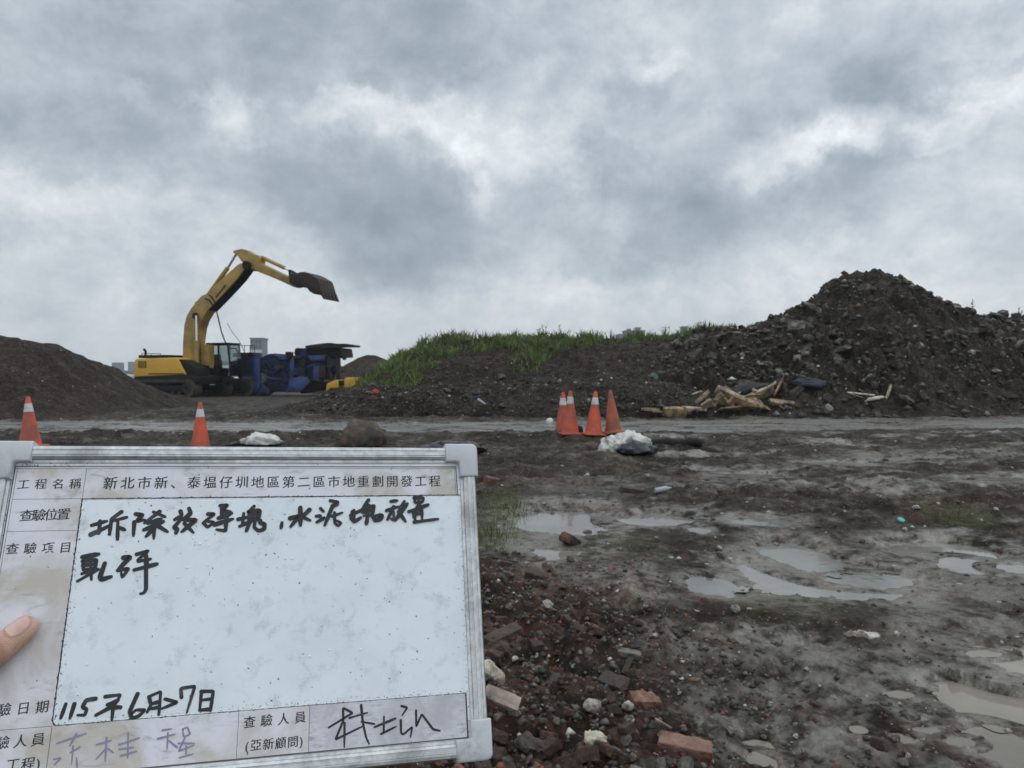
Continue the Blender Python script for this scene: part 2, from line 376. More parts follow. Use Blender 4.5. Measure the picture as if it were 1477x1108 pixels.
def blob(x, y, px, py, rx, ry, n=0.0):
    cx, cy = base_hit(px, py); d = math.hypot(cx, cy); _, y0 = base_hit(px, py + ry); _, y1 = base_hit(px, py - ry)
    r = np.sqrt(((x - cx) / (rx / 1100 * d)) ** 2 + ((y - cy) / ((y1 - y0) / 2)) ** 2)
    return sstep(1.15, 0.55, r + n)
def road_y(x):   # centre line of the haul road
    return 15.2 + 0.055 * np.asarray(x, float) - 0.0018 * np.asarray(x, float) ** 2
def road_mask(x, y):
    return sstep(1.75, 1.05, np.abs(y - road_y(x)) + 0.25 * perlin(x * .6, y * .9, 77))

def pnoise(x, y):
    return 0.24 * fbm(x * 2.3, y * 2.3, 4, 61) + 0.13 * fbm(x * 9, y * 9, 3, 63), 0.34 * fbm(x * 6.0, y * 6.0, 4, 65)
def terrain(x, y, full=False):
    x = np.asarray(x, float); y = np.asarray(y, float); d = np.hypot(x, y)
    b = base(d)
    far = sstep(60, 25, d)
    n = 0.045 * fbm(x * .55, y * .75, 3, 1) + 0.030 * ridged(x * 1.1 + .35 * y, y * 2.6 - .2 * x, 3, 5) + 0.026 * fbm(x * 5.1, y * 5.1, 4, 9, .6)
    n = n + 0.016 * np.maximum(fbm(x * 17, y * 17, 2, 21), 0) * sstep(12, 6, d)
    # tyre ruts crossing the yard, slightly askew
    w = y - 0.12 * x + 0.25 * perlin(x * .3, y * .3, 31)
    rut = np.zeros_like(b)
    for c in (6.3, 7.6, 9.4, 10.9): rut = rut - 0.05 * np.exp(-((w - c) / 0.16) ** 2) + 0.03 * np.exp(-((w - c - .32) / 0.14) ** 2) + 0.03 * np.exp(-((w - c + .32) / 0.14) ** 2)
    n = n + rut * sstep(-1.0, 1.0, x) * (0.6 + 0.5 * perlin(x * 2.2, y * .7, 33))
    # low bank of rubble and bricks in front, running away under the board
    rub = sstep(1.25, -0.1, x - 0.18 * (y - 3) + 0.25 * perlin(x * 1.3, y * 1.3, 41)) * sstep(6.2, 4.6, y + .3 * perlin(x, y, 43))
    n = n + rub * (0.10 + 0.06 * fbm(x * 3.2, y * 3.2, 3, 45) + 0.05 * np.abs(fbm(x * 8, y * 8, 3, 47)) + 0.018 * fbm(x * 24, y * 24, 2, 48))
    # heaped mud along the near edge of the road
    n = n + (0.10 + .07 * fbm(x * 1.5, y * 1.5, 3, 51)) * np.exp(-((y - road_y(x) + 2.5) / 0.6) ** 2) * sstep(4.0, 0.5, x) 
    for (cx, cy, rx, ry, *_q) in PUD:
        n = n * (1 - .88 * sstep(2.7, 1.25, np.sqrt(((x - cx) / rx) ** 2 + ((y - cy) / ry) ** 2)))
    rm = road_mask(x, y)
    n = n * (1 - 0.75 * rm) - 0.02 * rm
    h = b + n * far
    wet = np.zeros_like(b)
    pn, pn2 = pnoise(x, y)
    flat = np.zeros_like(b)
    for (cx, cy, rx, ry, lev, dep, sd_, rg) in PUD:
        r = np.sqrt(((x - cx) / rx) ** 2 + ((y - cy) / ry) ** 2) + (pn if rx > .15 else pn2)
        k = sstep(1.38, 1.05, r); tgt = lev + dep * (np.clip(r, 0, 1.6) ** 2 - 1.0) * 0.9 + (0.003 if rx > .3 else .007) * fbm(x * 14, y * 14, 2, 67)
        h = h * (1 - k) + np.where(k > 0, tgt, h) * k
        rim = sstep(1.0, 1.25, r) * sstep(2.0, 1.5, np.sqrt(((x - cx) / rx) ** 2 + ((y - cy) / ry) ** 2))
        h = np.where(rim > 0.05, np.maximum(h, lev + 0.006 * rim), h)
        wet = np.maximum(wet, sstep(2.0, 1.1, r))
    if not full: return h
    for (cx, cy, rx, ry, a) in WET:
        r = np.sqrt(((x - cx) / rx) ** 2 + ((y - cy) / ry) ** 2) + pn
        wet = np.maximum(wet, a * sstep(1.3, 0.5, r))
    wet = np.maximum(wet, 0.85 * sstep(0.25, 0.6, fbm(x * .7, y * 1.7, 4, 71) * sstep(0, 2, x)))
    wet = np.maximum(wet, rm * 0.9)
    brick = np.maximum(rub, 0.55 * sstep(.15, .5, fbm(x * .8, y * .9, 3, 81)) * sstep(13, 8, d))
    moss = np.maximum.reduce([blob(x, y, 725, 735, 45, 32, pn), .8 * blob(x, y, 725, 770, 60, 30, pn), .7 * blob(x, y, 1385, 745, 50, 22, pn), .5 * blob(x, y, 880, 800, 90, 30, pn), .45 * blob(x, y, 1150, 880, 100, 22, pn)])
    return h, wet, brick, moss

TG = {}
def T(x, y):
    """ground height, read off the built ground grid"""
    az = TG['az']; rs = TG['rs']; h = TG['h']; a = math.atan2(x, y); r = math.hypot(x, y)
    i = min(max((a - az[0]) / (az[1] - az[0]), 0), TG['n'] - 1.001); j = int(np.clip(np.searchsorted(rs, r) - 1, 0, len(rs) - 2)); i0 = int(i); fi = i - i0; fj = (r - rs[j]) / (rs[j + 1] - rs[j])
    return float((h[j, i0] * (1 - fi) + h[j, i0 + 1] * fi) * (1 - fj) + (h[j + 1, i0] * (1 - fi) + h[j + 1, i0 + 1] * fi) * fj)
def hit(px, py):
    """where the picture ray meets the real ground"""
    x, y = base_hit(px, py); v = px_dir(px, py); t = math.hypot(x, y) / math.hypot(v.x, v.y)
    for _ in range(8):
        P = v * t; z = T(P.x, P.y); t += (EYE + P.z - z) / max(-v.z, .02) * 0.7
    P = v * t; return Vector((P.x, P.y, T(P.x, P.y)))

def build_ground():
    az = np.concatenate([np.arange(-40, 40.01, 0.115), np.arange(44, 316.1, 4.0)]) * np.pi / 180
    rs = [0.02, 0.6, 1.2, 1.8, 2.3]; r = 2.6
    while r < 3500:
        rs.append(r); r += min(r * r * 0.00115, 0.0062 * r) if r < 22 else 0.035 * r
    rs = np.array(rs)
    A, RR = np.meshgrid(az, rs); X = RR * np.sin(A); Y = RR * np.cos(A)
    h, wet, brick, moss = terrain(X, Y, True)
    TG.update(az=az, rs=rs, h=h, n=int((az < 41 * math.pi / 180).sum()))
    me = grid_mesh('ground', X, Y, h, True, True)
    for nm, a in (('wet', wet), ('brick', brick), ('moss', moss)):
        at = me.attributes.new(nm, 'FLOAT', 'POINT'); at.data.foreach_set('value', a.ravel().astype(np.float32))
    # flip if facing down
    if me.polygons[len(me.polygons) // 2].normal.z < 0: me.flip_normals()
    tag(link('ground', me, M['ground']), kind='structure')
build_ground()

def water_mat(name, c0, c1):
    m, N, b = newmat(name); g = N.n('ShaderNodeNewGeometry').outputs['Position']
    n = N.noise(g, 1.3, 4, 0.6)
    sepy = N.n('ShaderNodeSeparateXYZ', {0: g})
    N.put(b.inputs['Base Color'], N.mix(N.mapr(n, .35, .65), c0, c1))
    b.inputs['Roughness'].default_value = 0.06; b.inputs['IOR'].default_value = 1.33
    bump(N, b, N.noise(g, 9.0, 3, 0.5), 0.05, 0.02); return m
M['water'] = water_mat('puddle_water', (.15, .142, .128), (.21, .20, .18)); M['silt'] = water_mat('silty_water', (.15, .132, .105), (.23, .205, .165))
for (cx, cy, rx, ry, lev, dep, sd_, rg) in PUD:   # the water ends just inside the muddy shore
    n = 72; th = np.arange(n) * 2 * np.pi / n; q = np.linspace(.1, 1.9, 60)
    Q, A = np.meshgrid(q, th); X = cx + rx * Q * np.cos(A); Y = cy + ry * Q * np.sin(A); p1, p2 = pnoise(X, Y)
    over = (Q + (p1 if rx > .15 else p2)) > 1.13; over[:, -1] = True; k = q[over.argmax(1)]; k = np.minimum(k, 1.7)
    V = [(0, 0, 0)] + [(float(rx * k[i] * math.cos(th[i])), float(ry * k[i] * math.sin(th[i])), 0) for i in range(n)]
    tag(link('puddle_water', mesh('puddle_water', V, [(0, i + 1, (i + 1) % n + 1) for i in range(n)]), M['silt'] if cy < 4.6 else M['water'], None, (cx, cy, lev)), kind='structure')

def build_road():
    xs = np.arange(-26, 32, 0.12); ts = np.linspace(-1.9, 1.9, 34)
    X, Tt = np.meshgrid(xs, ts); Y = road_y(X) + Tt
    d = np.hypot(X, Y)
    Z = base(d) - 0.012 + 0.010 * fbm(X * .8, Y * 2.4, 3, 91) - 0.05 * sstep(1.35, 1.9, np.abs(Tt))
    me = grid_mesh('road', X, Y, Z)
    if me.polygons[0].normal.z < 0: me.flip_normals()
    m, N, b = newmat('wet_packed_gravel'); g = N.n('ShaderNodeNewGeometry').outputs['Position']
    st = N.vmath('MULTIPLY', g, (0.35, 2.2, 1)); n = N.noise(st, 1.6, 7, 0.65); n2 = N.noise(g, 9, 5, 0.6)
    N.put(b.inputs['Base Color'], N.mix(N.mapr(n, .32, .62), (.07, .065, .06), N.mix(N.mapr(n2, .4, .7), (.19, .183, .172), (.125, .12, .11))))
    N.put(b.inputs['Roughness'], N.mapr(n, .35, .65, .55, .25)); bump(N, b, n2, .35, .02)
    tag(link('road', me, m), kind='structure')
build_road()

# ------------------------------------------------------------------ heaps
def blocky(x, y, seed):
    """broken ledges: cells of random height with abrupt edges"""
    u = x + .22 * perlin(x * 2.1, y * 2.1, seed); v = y + .22 * perlin(x * 2.1 + 9, y * 2.1, seed + 1)
    s = 0
    for f, am in ((1.3, .5), (2.9, .32), (5.5, .18)): s = s + am * (_h(np.floor(u * f + .37 * v * f), np.floor(v * f * 1.3 - .21 * u * f), seed + int(f * 10)) / (2 * np.pi) - .5) * 2
    return s
def pile(name, prof, D, yf, yr, yb, step, amp, seed, z0, m, pw=1.0, dome=0.0, lump=1.0, block=0.0):
    """long heap: crest heights (picture points) at distance D, foot yf, crest yr, back yb"""
    px = [p[0] for p in prof]; xs = [(p - 738.5) / 1100 * D for p in px]; hs = [EYE + (545 - p[1]) / 1100 * D for p in prof]
    x = np.arange(xs[0], xs[-1] + step, step)
    t = np.concatenate([np.linspace(0, 1, int((yr - yf) / step) + 2), 1 + np.linspace(0, 1, int((yb - yr) / step * .5) + 2)[1:]])
    def surf(x, t):
        h = np.interp(x, xs, hs) - z0
        h = np.convolve(np.pad(h, 3, 'edge'), np.ones(7) / 7, 'valid') if h.ndim == 1 and len(h) > 20 else h
        s = np.where(t <= 1, np.clip(t, 0, 1) ** pw, np.clip(2 - t, 0, 1) ** 0.9)
        s = s * (1 - dome) + dome * np.sin(np.clip(s, 0, 1) * np.pi / 2)
        return h, s
    X, Tt = np.meshgrid(x, t)
    h = np.interp(x, xs, hs) - z0; k = max(3, int(0.25 / step)); h = np.convolve(np.pad(h, k, 'edge'), np.ones(2 * k + 1) / (2 * k + 1), 'valid')
    _, s = surf(np.array([0.0]), t); s = np.asarray(s)
    def yy(X, Tt):
        wav = 0.55 * fbm(X * .22, X * 0 + seed, 3, seed) * np.clip(1 - Tt, 0, 1)
        return np.where(Tt <= 1, yf + (yr - yf) * Tt, yr + (yb - yr) * (Tt - 1)) + wav
    def zz(X, Tt, H, Sx):
        Y = yy(X, Tt)
        n = 0.6 * fbm(X * .55, Y * .55, 3, seed + 1) + 0.55 * ridged(X * 1.1, Y * 1.1, 4, seed + 2) * .5 * lump + 0.5 * fbm(X * 2.6, Y * 2.6, 4, seed + 3, .6) * lump
        crest = np.exp(-((Tt - 1) / .22) ** 2)
        if block: n = n + block * blocky(X, Y, seed + 9) * (1 - .8 * crest)
        n = n * (1 - .35 * crest)
        env = np.clip(Sx * 4, 0, 1) * np.clip(H / 1.2, 0.15, 1) * (0.35 + 0.65 * np.clip(2.2 - np.abs(Tt - 1) * 0 , 0, 1))
        return z0 - 0.12 * np.clip(1 - Sx * 6, 0, 1) + H * Sx + amp * n * env
    H2 = np.repeat(h[None, :], len(t), 0); S2 = np.repeat(s[:, None], len(x), 1)
    Y = yy(X, Tt); Z = zz(X, Tt, H2, S2)
    me = grid_mesh(name, X, Y, Z)
    if me.polygons[len(me.polygons) // 3].normal.z < 0: me.flip_normals()
    o = link(name, me, m)
    def at(xq, tq):
        i = int(np.clip(round((xq - x[0]) / step), 1, len(x) - 2)); j = int(np.clip(np.searchsorted(t, tq), 1, len(t) - 2))
        P = Vector((X[j, i], Y[j, i], Z[j, i])); du = Vector((X[j, i + 1] - X[j, i - 1], Y[j, i + 1] - Y[j, i - 1], Z[j, i + 1] - Z[j, i - 1])); dv = Vector((X[j + 1, i] - X[j - 1, i], Y[j + 1, i] - Y[j - 1, i], Z[j + 1, i] - Z[j - 1, i]))
        n = du.cross(dv).normalized()
        return P, (n if n.z > 0 else -n)
    return o, at, (xs[0], xs[-1])

o, left_at, _ = pile('soil_heap', [(-420, 600), (-330, 540), (-230, 490), (-120, 470), (-40, 474), (0, 481), (30, 489), (60, 494), (95, 500), (112, 512), (130, 529), (165, 557), (190, 577), (208, 590), (232, 598), (262, 604)], 21, 15.6, 20.5, 27, .07, .13, 3, .56, M['heap'], 0.85, 0.35)
tag(o, 'tall smooth heap of dark soil at the left edge of the yard', 'soil heap')
o, berm_at, _ = pile('grassy_bank', [(470, 585), (520, 560), (545, 540), (560, 528), (585, 512), (610, 500), (640, 491), (700, 489), (760, 486), (800, 487), (830, 489), (900, 490), (960, 486), (1020, 478), (1080, 474), (1150, 480), (1230, 500), (1290, 560)], 25, 18.8, 25, 32, .07, .17, 13, .58, M['heap'], 0.8, 0.1, 1.2, .5)
tag(o, 'long bank of dark soil with green grass along its top', 'soil bank')
o, low_at, _ = pile('rubble_bank', [(385, 592), (430, 581), (470, 570), (510, 563), (540, 559), (600, 556), (680, 558), (760, 553), (830, 548), (900, 550), (980, 552), (1060, 575), (1100, 592)], 18.9, 17.2, 19.0, 23.5, .05, .16, 23, .58, M['mound'], 0.8, 0.1, 1.4, .7)
tag(o, 'low lumpy bank of rubble and soil at the foot of the grassy bank', 'rubble bank')
o, mound_at, mound_x = pile('rubble_mound', [(870, 560), (930, 520), (980, 497), (1020, 484), (1060, 474), (1080, 470), (1105, 462), (1120, 456), (1150, 444), (1180, 432), (1190, 412), (1203, 402), (1225, 395), (1262, 393), (1290, 397), (1305, 407), (1322, 420), (1345, 438), (1375, 449), (1400, 456), (1440, 459), (1477, 459), (1580, 470), (1700, 490), (1850, 540), (1900, 570)], 23, 17.0, 23, 30, .05, .26, 33, .58, M['mound'], 0.92, 0.0, 1.3, 1.0)
tag(o, 'tall dark mound of broken concrete and soil with a rounded peak at the right', 'rubble mound')
o, _, _ = pile('soil_heap', [(470, 545), (492, 530), (510, 520), (528, 512), (545, 513), (560, 520), (580, 532), (600, 545)], 52, 48, 52, 57, .15, .12, 43, .45, M['heap'])
tag(o, 'small distant soil heap between the crusher and the grassy bank', 'soil heap')

# ------------------------------------------------------------------ loose stones, bricks, chunks
def rock_mesh(name, dims, npts=14, seed=0, sub=0, disp=0.06, boxy=0.0, smooth=False):
    r = random.Random(seed); bm = bmesh.new()
    for i in range(npts):
        v = Vector((r.gauss(0, 1), r.gauss(0, 1), r.gauss(0, 1))).normalized()
        if boxy: 
            k = max(abs(c) for c in v); v = v.lerp(v / k, boxy)
        v *= r.uniform(0.8, 1.0)
        bm.verts.new((v.x * dims[0] / 2, v.y * dims[1] / 2, v.z * dims[2] / 2))
    res = bmesh.ops.convex_hull(bm, input=bm.verts)
    bmesh.ops.delete(bm, geom=[g for g in res['geom_interior'] if isinstance(g, bmesh.types.BMVert)], context='VERTS')
    finish(bm, dims, sub, disp, seed)
    me = bpy.data.meshes.new(name); bm.to_mesh(me); bm.free()
    if smooth: me.polygons.foreach_set('use_smooth', [True] * len(me.polygons))
    return me
def finish(bm, dims, sub, disp, seed):
    if not sub: return
    bmesh.ops.triangulate(bm, faces=bm.faces)
    for _ in range(sub): 
        bmesh.ops.subdivide_edges(bm, edges=bm.edges[:], cuts=1, use_grid_fill=True, smooth=0.12)
    bm.normal_update(); s = max(dims)
    co = np.array([v.co for v in bm.verts]); q = co / s * 4 + seed * 3.1
    n = fbm(q[:, 0] + q[:, 2] * .7, q[:, 1] - q[:, 2] * .6, 4, seed + 100, .6)
    for v, k in zip(bm.verts, n): v.co += v.normal * float(k) * disp * min(dims) * 1.2
def brick_mesh(name, dims, seed=0, broken=True, sub=3, disp=.06):
    r = random.Random(seed); x, y, z = (k / 2 for k in dims); bm = bmesh.new()
    pts = []
    for sx in (-1, 1):
        for sy in (-1, 1):
            for sz in (-1, 1):
                j = r.uniform(.45, 1.0) if (sx > 0 and broken) else r.uniform(.96, 1.0)
                for ax in range(3):
                    c = [.94, .94, .94]; c[ax] = 1.0
                    pts.append((sx * x * j * c[0], sy * y * c[1] * r.uniform(.97, 1), sz * z * c[2] * r.uniform(.96, 1)))
    for p in pts: bm.verts.new(p)
    res = bmesh.ops.convex_hull(bm, input=bm.verts)
    bmesh.ops.delete(bm, geom=[g for g in res['geom_interior'] if isinstance(g, bmesh.types.BMVert)], context='VERTS')
    finish(bm, dims, sub, disp, seed)
    me = bpy.data.meshes.new(name); bm.to_mesh(me); bm.free()
    me.polygons.foreach_set('use_smooth', [True] * len(me.polygons))
    try: me.set_sharp_from_angle(angle=R(40))
    except Exception: pass
    return me
def scatter(name, metas, m, spots, sizes, label, cat, group, sink=0.25):
    for i, p in enumerate(spots):
        me = metas[i % len(metas)]; s = sizes(i)
        o = link(name, me, m, None, (p[0], p[1], p[2] + s * (0.5 - sink) * 0.45), (random.uniform(-.5, .5), random.uniform(-.5, .5), random.uniform(0, 6.28)), (s, s, s))
        tag(o, label, cat, group)
def pix_spots(n, fn, seed):
    r = random.Random(seed); out = []
    while len(out) < n:
        px, py = fn(r)
        if px is None: continue
        out.append(hit(px, py))
    return out
def tri(r, a, b): return r.random() ** a * b
bricks = [brick_mesh('brick_fragment', (1, r.uniform(.5, .8), r.uniform(.35, .55)), 200 + i, True, 2, .1) for i, r in enumerate([random.Random(k) for k in range(9)])]
stones = [rock_mesh('stone', (1, .8, .62), 16, 300 + i, 1, .08) for i in range(9)]
pebbles = [rock_mesh('pebble', (1, .82, .6), 13, 330 + i, 1, .06, 0, True) for i in range(6)]
def rub_px(r):
    py = 790 + 330 * r.random() ** .8; x1 = 800 + (py - 800) * 0.66
    px = 690 + (x1 - 690) * r.random() ** 1.25
    return (px + r.gauss(0, 14), py) if px > 660 else (None, None)
rs = random.Random(5)
scatter('brick_fragment', bricks, M['brick'], pix_spots(135, rub_px, 1), lambda i: .022 + .075 * rs.random() ** 2.3, 'broken red brick fragment lying in the dark rubble beside the whiteboard', 'brick fragment', 'brick fragments in the rubble beside the board', .42)
scatter('stone', stones, M['stone'], pix_spots(135, rub_px, 2), lambda i: .018 + .075 * rs.random() ** 2.5, 'grey stone lying in the dark rubble beside the whiteboard', 'stone', 'grey stones in the rubble beside the board', .3)
scatter('plaster_crumb', pebbles, M['white'], pix_spots(46, rub_px, 3), lambda i: .012 + .024 * rs.random() ** 2, 'small white plaster crumb in the dark rubble beside the whiteboard', 'plaster crumb', 'white plaster crumbs beside the board')
def yard_px(r):
    py = 640 + 470 * r.random() ** 1.1; px = 690 + 800 * r.random()
    if py > 800 and px < 810 + (py - 800) * .66: return None, None
    return px, py
scatter('plaster_crumb', pebbles, M['white'], pix_spots(70, yard_px, 4), lambda i: .014 + .03 * rs.random() ** 2.2, 'small white plaster crumb scattered over the wet open yard', 'plaster crumb', 'white plaster crumbs on the yard')
scatter('stone', stones, M['dirtyrock'], pix_spots(150, yard_px, 6), lambda i: .025 + .10 * rs.random() ** 3, 'muddy stone scattered over the wet open yard', 'stone', 'muddy stones on the yard', .35)
scatter('brick_fragment', bricks, M['brick'], pix_spots(80, yard_px, 8), lambda i: .02 + .06 * rs.random() ** 2.5, 'small red brick fragment scattered over the wet open yard', 'brick fragment', 'brick fragments on the yard', .3)

def gravel(name, pts, smin, smax, m, seed, pw=2.5):
    """thousands of tiny stones as one object"""
    r = np.random.default_rng(seed); n = len(pts)
    base_v = np.array([(1, 0, 0), (-.9, .1, 0), (0, 1, .1), (.1, -1, 0), (0, .1, .8), (.1, 0, -.8)], float)
    fc = np.array([(0, 2, 4), (2, 1, 4), (1, 3, 4), (3, 0, 4), (2, 0, 5), (1, 2, 5), (3, 1, 5), (0, 3, 5)])
    s = smin + (smax - smin) * r.random(n) ** pw; a = r.random(n) * 6.283
    V = np.repeat(base_v[None], n, 0) * r.uniform(.55, 1.15, (n, 6, 1)); ca, sa = np.cos(a)[:, None], np.sin(a)[:, None]
    x = V[..., 0] * ca - V[..., 1] * sa; y = V[..., 0] * sa + V[..., 1] * ca
    V = np.stack([x, y, V[..., 2] * .8], -1) * s[:, None, None] + np.asarray(pts)[:, None, :]
    Fx = (fc[None] + (np.arange(n) * 6)[:, None, None]).reshape(-1, 3)
    me = bpy.data.meshes.new(name); V = V.reshape(-1, 3)
    me.vertices.add(len(V)); me.vertices.foreach_set('co', V.astype(np.float32).ravel())
    me.loops.add(Fx.size); me.loops.foreach_set('vertex_index', Fx.ravel().astype(np.int32))
    me.polygons.add(len(Fx)); me.polygons.foreach_set('loop_start', np.arange(0, Fx.size, 3, dtype=np.int32)); me.polygons.foreach_set('loop_total', np.full(len(Fx), 3, dtype=np.int32))
    me.update(calc_edges=True); me.validate()
    return tag(link(name, me, m), kind='stuff')
def field(n, seed, near):
    """points on the yard, thicker close by"""
    r = np.random.default_rng(seed)
    if near:
        y = 2.4 + 3.2 * r.random(n * 2) ** 1.2; x = -0.75 + (2.0 - .14 * (y - 3)) * r.random(n * 2) ** 1.7
    else:
        y = 2.6 + 10 * r.random(n * 2) ** 1.3; x = (-.15 + .9 * r.random(n * 2)) * y
    k = (x > -1.5); x = x[k][:n]; y = y[k][:n]
    h, wet, _, _ = terrain(x, y, True)
    keep = ((wet < 0.75) | (r.random(len(x)) < .12)) & ((r.random(len(x)) < sstep(-.35, .45, fbm(x * 2.1, y * 2.1, 3, 88))) | near)
    return np.stack([x, y, h], -1)[keep]
def grit_mat(name, stops):
    m, N, b = newmat(name); g = N.n('ShaderNodeNewGeometry'); isl = g.outputs['Random Per Island']
    N.put(b.inputs['Base Color'], N.ramp(isl, stops, 'CONSTANT')); b.inputs['Roughness'].default_value = .65; return m
M['grit'] = grit_mat('mixed_grit', [(0, (.024, .019, .016)), (.42, (.048, .041, .036)), (.66, (.09, .083, .075)), (.77, (.17, .055, .032)), (.90, (.14, .13, .12)), (.984, (.45, .44, .40))])
M['gritdark'] = grit_mat('muddy_grit', [(0, (.022, .018, .015)), (.5, (.040, .034, .029)), (.80, (.070, .063, .056)), (.91, (.12, .055, .04)), (.945, (.14, .13, .12)), (.988, (.45, .44, .41))])
gravel('gravel', field(13500, 1, True) - np.array([0, 0, .0025]), .004, .030, M['grit'], 1, 3.0)
gravel('gravel', field(12000, 2, False), .004, .026, M['gritdark'], 2, 3)

M['tile'] = simple('pinkish_tile', (.30, .22, .18), .6, .2, 12, dirt=(.09, .07, .06), dirt_amt=.5, bmp=.3)
M['palegrey'] = simple('clouded_plastic', (.27, .30, .33), .3, .15, 20)
# single pieces one can point at
def piece(name, me, m, px, py, s, rot, label, cat, lift=0.3, z=None):
    p = hit(px, py); o = link(name, me, m, None, (p.x, p.y, p.z + s * lift * .5), rot, (s, s, s)); tag(o, label, cat); return o
piece('brick', brick_mesh('brick', (.20, .095, .055), 401, False, 4, .07), M['pinkbrick'], 988, 1088, 1.0, (.05, .08, -.28), 'whole pale red brick lying flat in the right corner of the rubble', 'brick', .05)
piece('brick', brick_mesh('brick', (.22, .075, .055), 402, False, 4, .08), M['brick'], 726, 921, 1.0, (.1, -.12, .75), 'long dark red brick tilted in the rubble right beside the board', 'brick', .05)
piece('brick', brick_mesh('brick', (.13, .08, .05), 403, True, 4, .08), M['brick'], 886, 997, 1.0, (.3, .15, -.5), 'half brick with orange end below the grey slat', 'brick', .04)
piece('brick', brick_mesh('brick', (.16, .08, .055), 404, True, 4, .08), M['pinkbrick'], 930, 1018, .9, (.3, .15, .3), 'pinkish half brick with a dark broken underside', 'brick', .04)
piece('brick', brick_mesh('brick', (.15, .10, .06), 405, True, 3, .08), M['brick'], 775, 834, 1.0, (.2, .15, -.4), 'reddish half brick at the top edge of the rubble', 'brick', .04)
piece('brick', brick_mesh('brick', (.17, .11, .07), 406, True, 3, .1), M['brick'], 823, 785, 1.0, (.2, .5, .9), 'brick standing on end in the puddle beyond the rubble', 'brick', .06)
piece('brick', brick_mesh('brick', (.24, .1, .06), 407, False, 3, .08), M['brick'], 912, 712, 1.0, (.1, .15, .1), 'red brick lying alone in the mud below the white sack', 'brick', .04)
piece('brick', brick_mesh('brick', (.16, .1, .07), 408, True, 3, .08), M['pinkbrick'], 709, 692, 1.0, (.2, .2, .6), 'pink broken brick just right of the board corner', 'brick', .05)
piece('plaster_slab', rock_mesh('plaster_slab', (.20, .085, .05), 26, 411, 3, .16, .4, True), M['cream'], 716, 976, 1.0, (.25, .45, -.75), 'large cream plaster slab sticking out from behind the board', 'plaster slab', .06)
piece('tile_shard', brick_mesh('tile_shard', (.17, .075, .018), 412, True, 3, .12), M['tile'], 727, 1030, 1.0, (.25, .25, -.35), 'flat pinkish tile shard beside the lower board corner', 'tile shard', .05)
piece('plaster_lump', rock_mesh('plaster_lump', (.105, .075, .07), 22, 413, 3, .11, .3, True), M['cream'], 858, 1085, 1.0, (.1, .2, .4), 'cream plaster lump left of the whole pale brick', 'plaster lump', .09)
piece('plaster_lump', rock_mesh('plaster_lump', (.085, .06, .055), 22, 414, 3, .11, .2, True), M['white'], 789, 884, 1.0, (.1, .2, .4), 'jagged white plaster lump high in the rubble', 'plaster lump', .09)
piece('crumpled_paper', rock_mesh('crumpled_paper', (.085, .07, .065), 26, 415, 1, .10, 0, False), M['white'], 855, 1034, 1.0, (.2, .1, .4), 'crumpled ball of white paper in the rubble', 'paper ball', .09)
piece('pebble', rock_mesh('pebble', (.055, .048, .045), 40, 416, 2, .06, 0, True), M['white'], 906, 1033, 1.0, (.2, .1, .4), 'round white pebble right of the crumpled paper ball', 'pebble', .09)
piece('pebble', rock_mesh('pebble', (.04, .035, .03), 40, 417, 2, .06, 0, True), M['white'], 743, 953, 1.0, (.2, .1, .4), 'round white pebble above the large cream plaster slab', 'pebble', .02)
piece('slat', brick_mesh('slat', (.15, .026, .012), 418, False, 2, .03), M['steel'], 905, 970, 1.0, (.1, -.2, 1.15), 'narrow dark grey slat leaning on the half brick', 'slat', .05)
piece('slate_shard', brick_mesh('slate_shard', (.15, .055, .03), 419, True, 3, .1), M['stone'], 905, 941, 1.0, (.1, .1, -.2), 'pale grey slate shard above the dark grey slat', 'slate shard', .03)
piece('stone', rock_mesh('stone', (.15, .11, .09), 22, 420, 3, .12, .2, True), M['dirtyrock'], 805, 990, 1.0, (.1, .1, .3), 'large muddy grey stone in the middle of the rubble', 'stone', .03)
piece('stone', rock_mesh('stone', (.17, .12, .10), 22, 421, 3, .12, .2, True), M['dirtyrock'], 760, 1085, 1.0, (.1, .1, .3), 'large muddy stone just right of the lower board corner', 'stone', .03)
piece('stick', brick_mesh('stick', (.085, .008, .007), 422, False, 1, .03), M['white'], 957, 1062, 1.0, (0, .1, -.9), 'thin white stick standing out of the mud behind the whole pale brick', 'stick', .1)
piece('white_wrapper', rock_mesh('white_wrapper', (.22, .10, .03), 60, 423, 3, .5, 0, True), M['white'], 1242, 921, 1.0, (.05, .05, .1), 'ring of torn white plastic wrapper on the wet ground', 'wrapper', .03)
piece('plastic_bottle', MB().tube([(-.11, 0, 0), (-.09, 0, 0), (.04, 0, 0), (.08, 0, 0), (.095, 0, 0), (.12, 0, 0)], [.025, .034, .034, .022, .012, .012], 14).build('plastic_bottle', M['palegrey'], smooth=True).data, None, 956, 709, .9, (0, -.1, .4), 'pale crushed plastic bottle lying right of the red brick', 'bottle', .05)
for o in [x for x in bpy.data.objects if x.name.startswith('plastic_bottle') and 'label' not in x]: bpy.data.objects.remove(o)
piece('paint_pot_lid', MB().lathe([(.05, 0), (.055, .01), (.05, .03), (.03, .034)], n=20).build('paint_pot_lid', None).data, simple('teal_plastic', (.05, .28, .25), .4), 1299, 755, .6, (.5, .1, 0), 'small teal plastic cup lying by the green patch', 'cup', .05)
for o in [x for x in bpy.data.objects if x.name.startswith('paint_pot_lid') and 'label' not in x]: bpy.data.objects.remove(o)
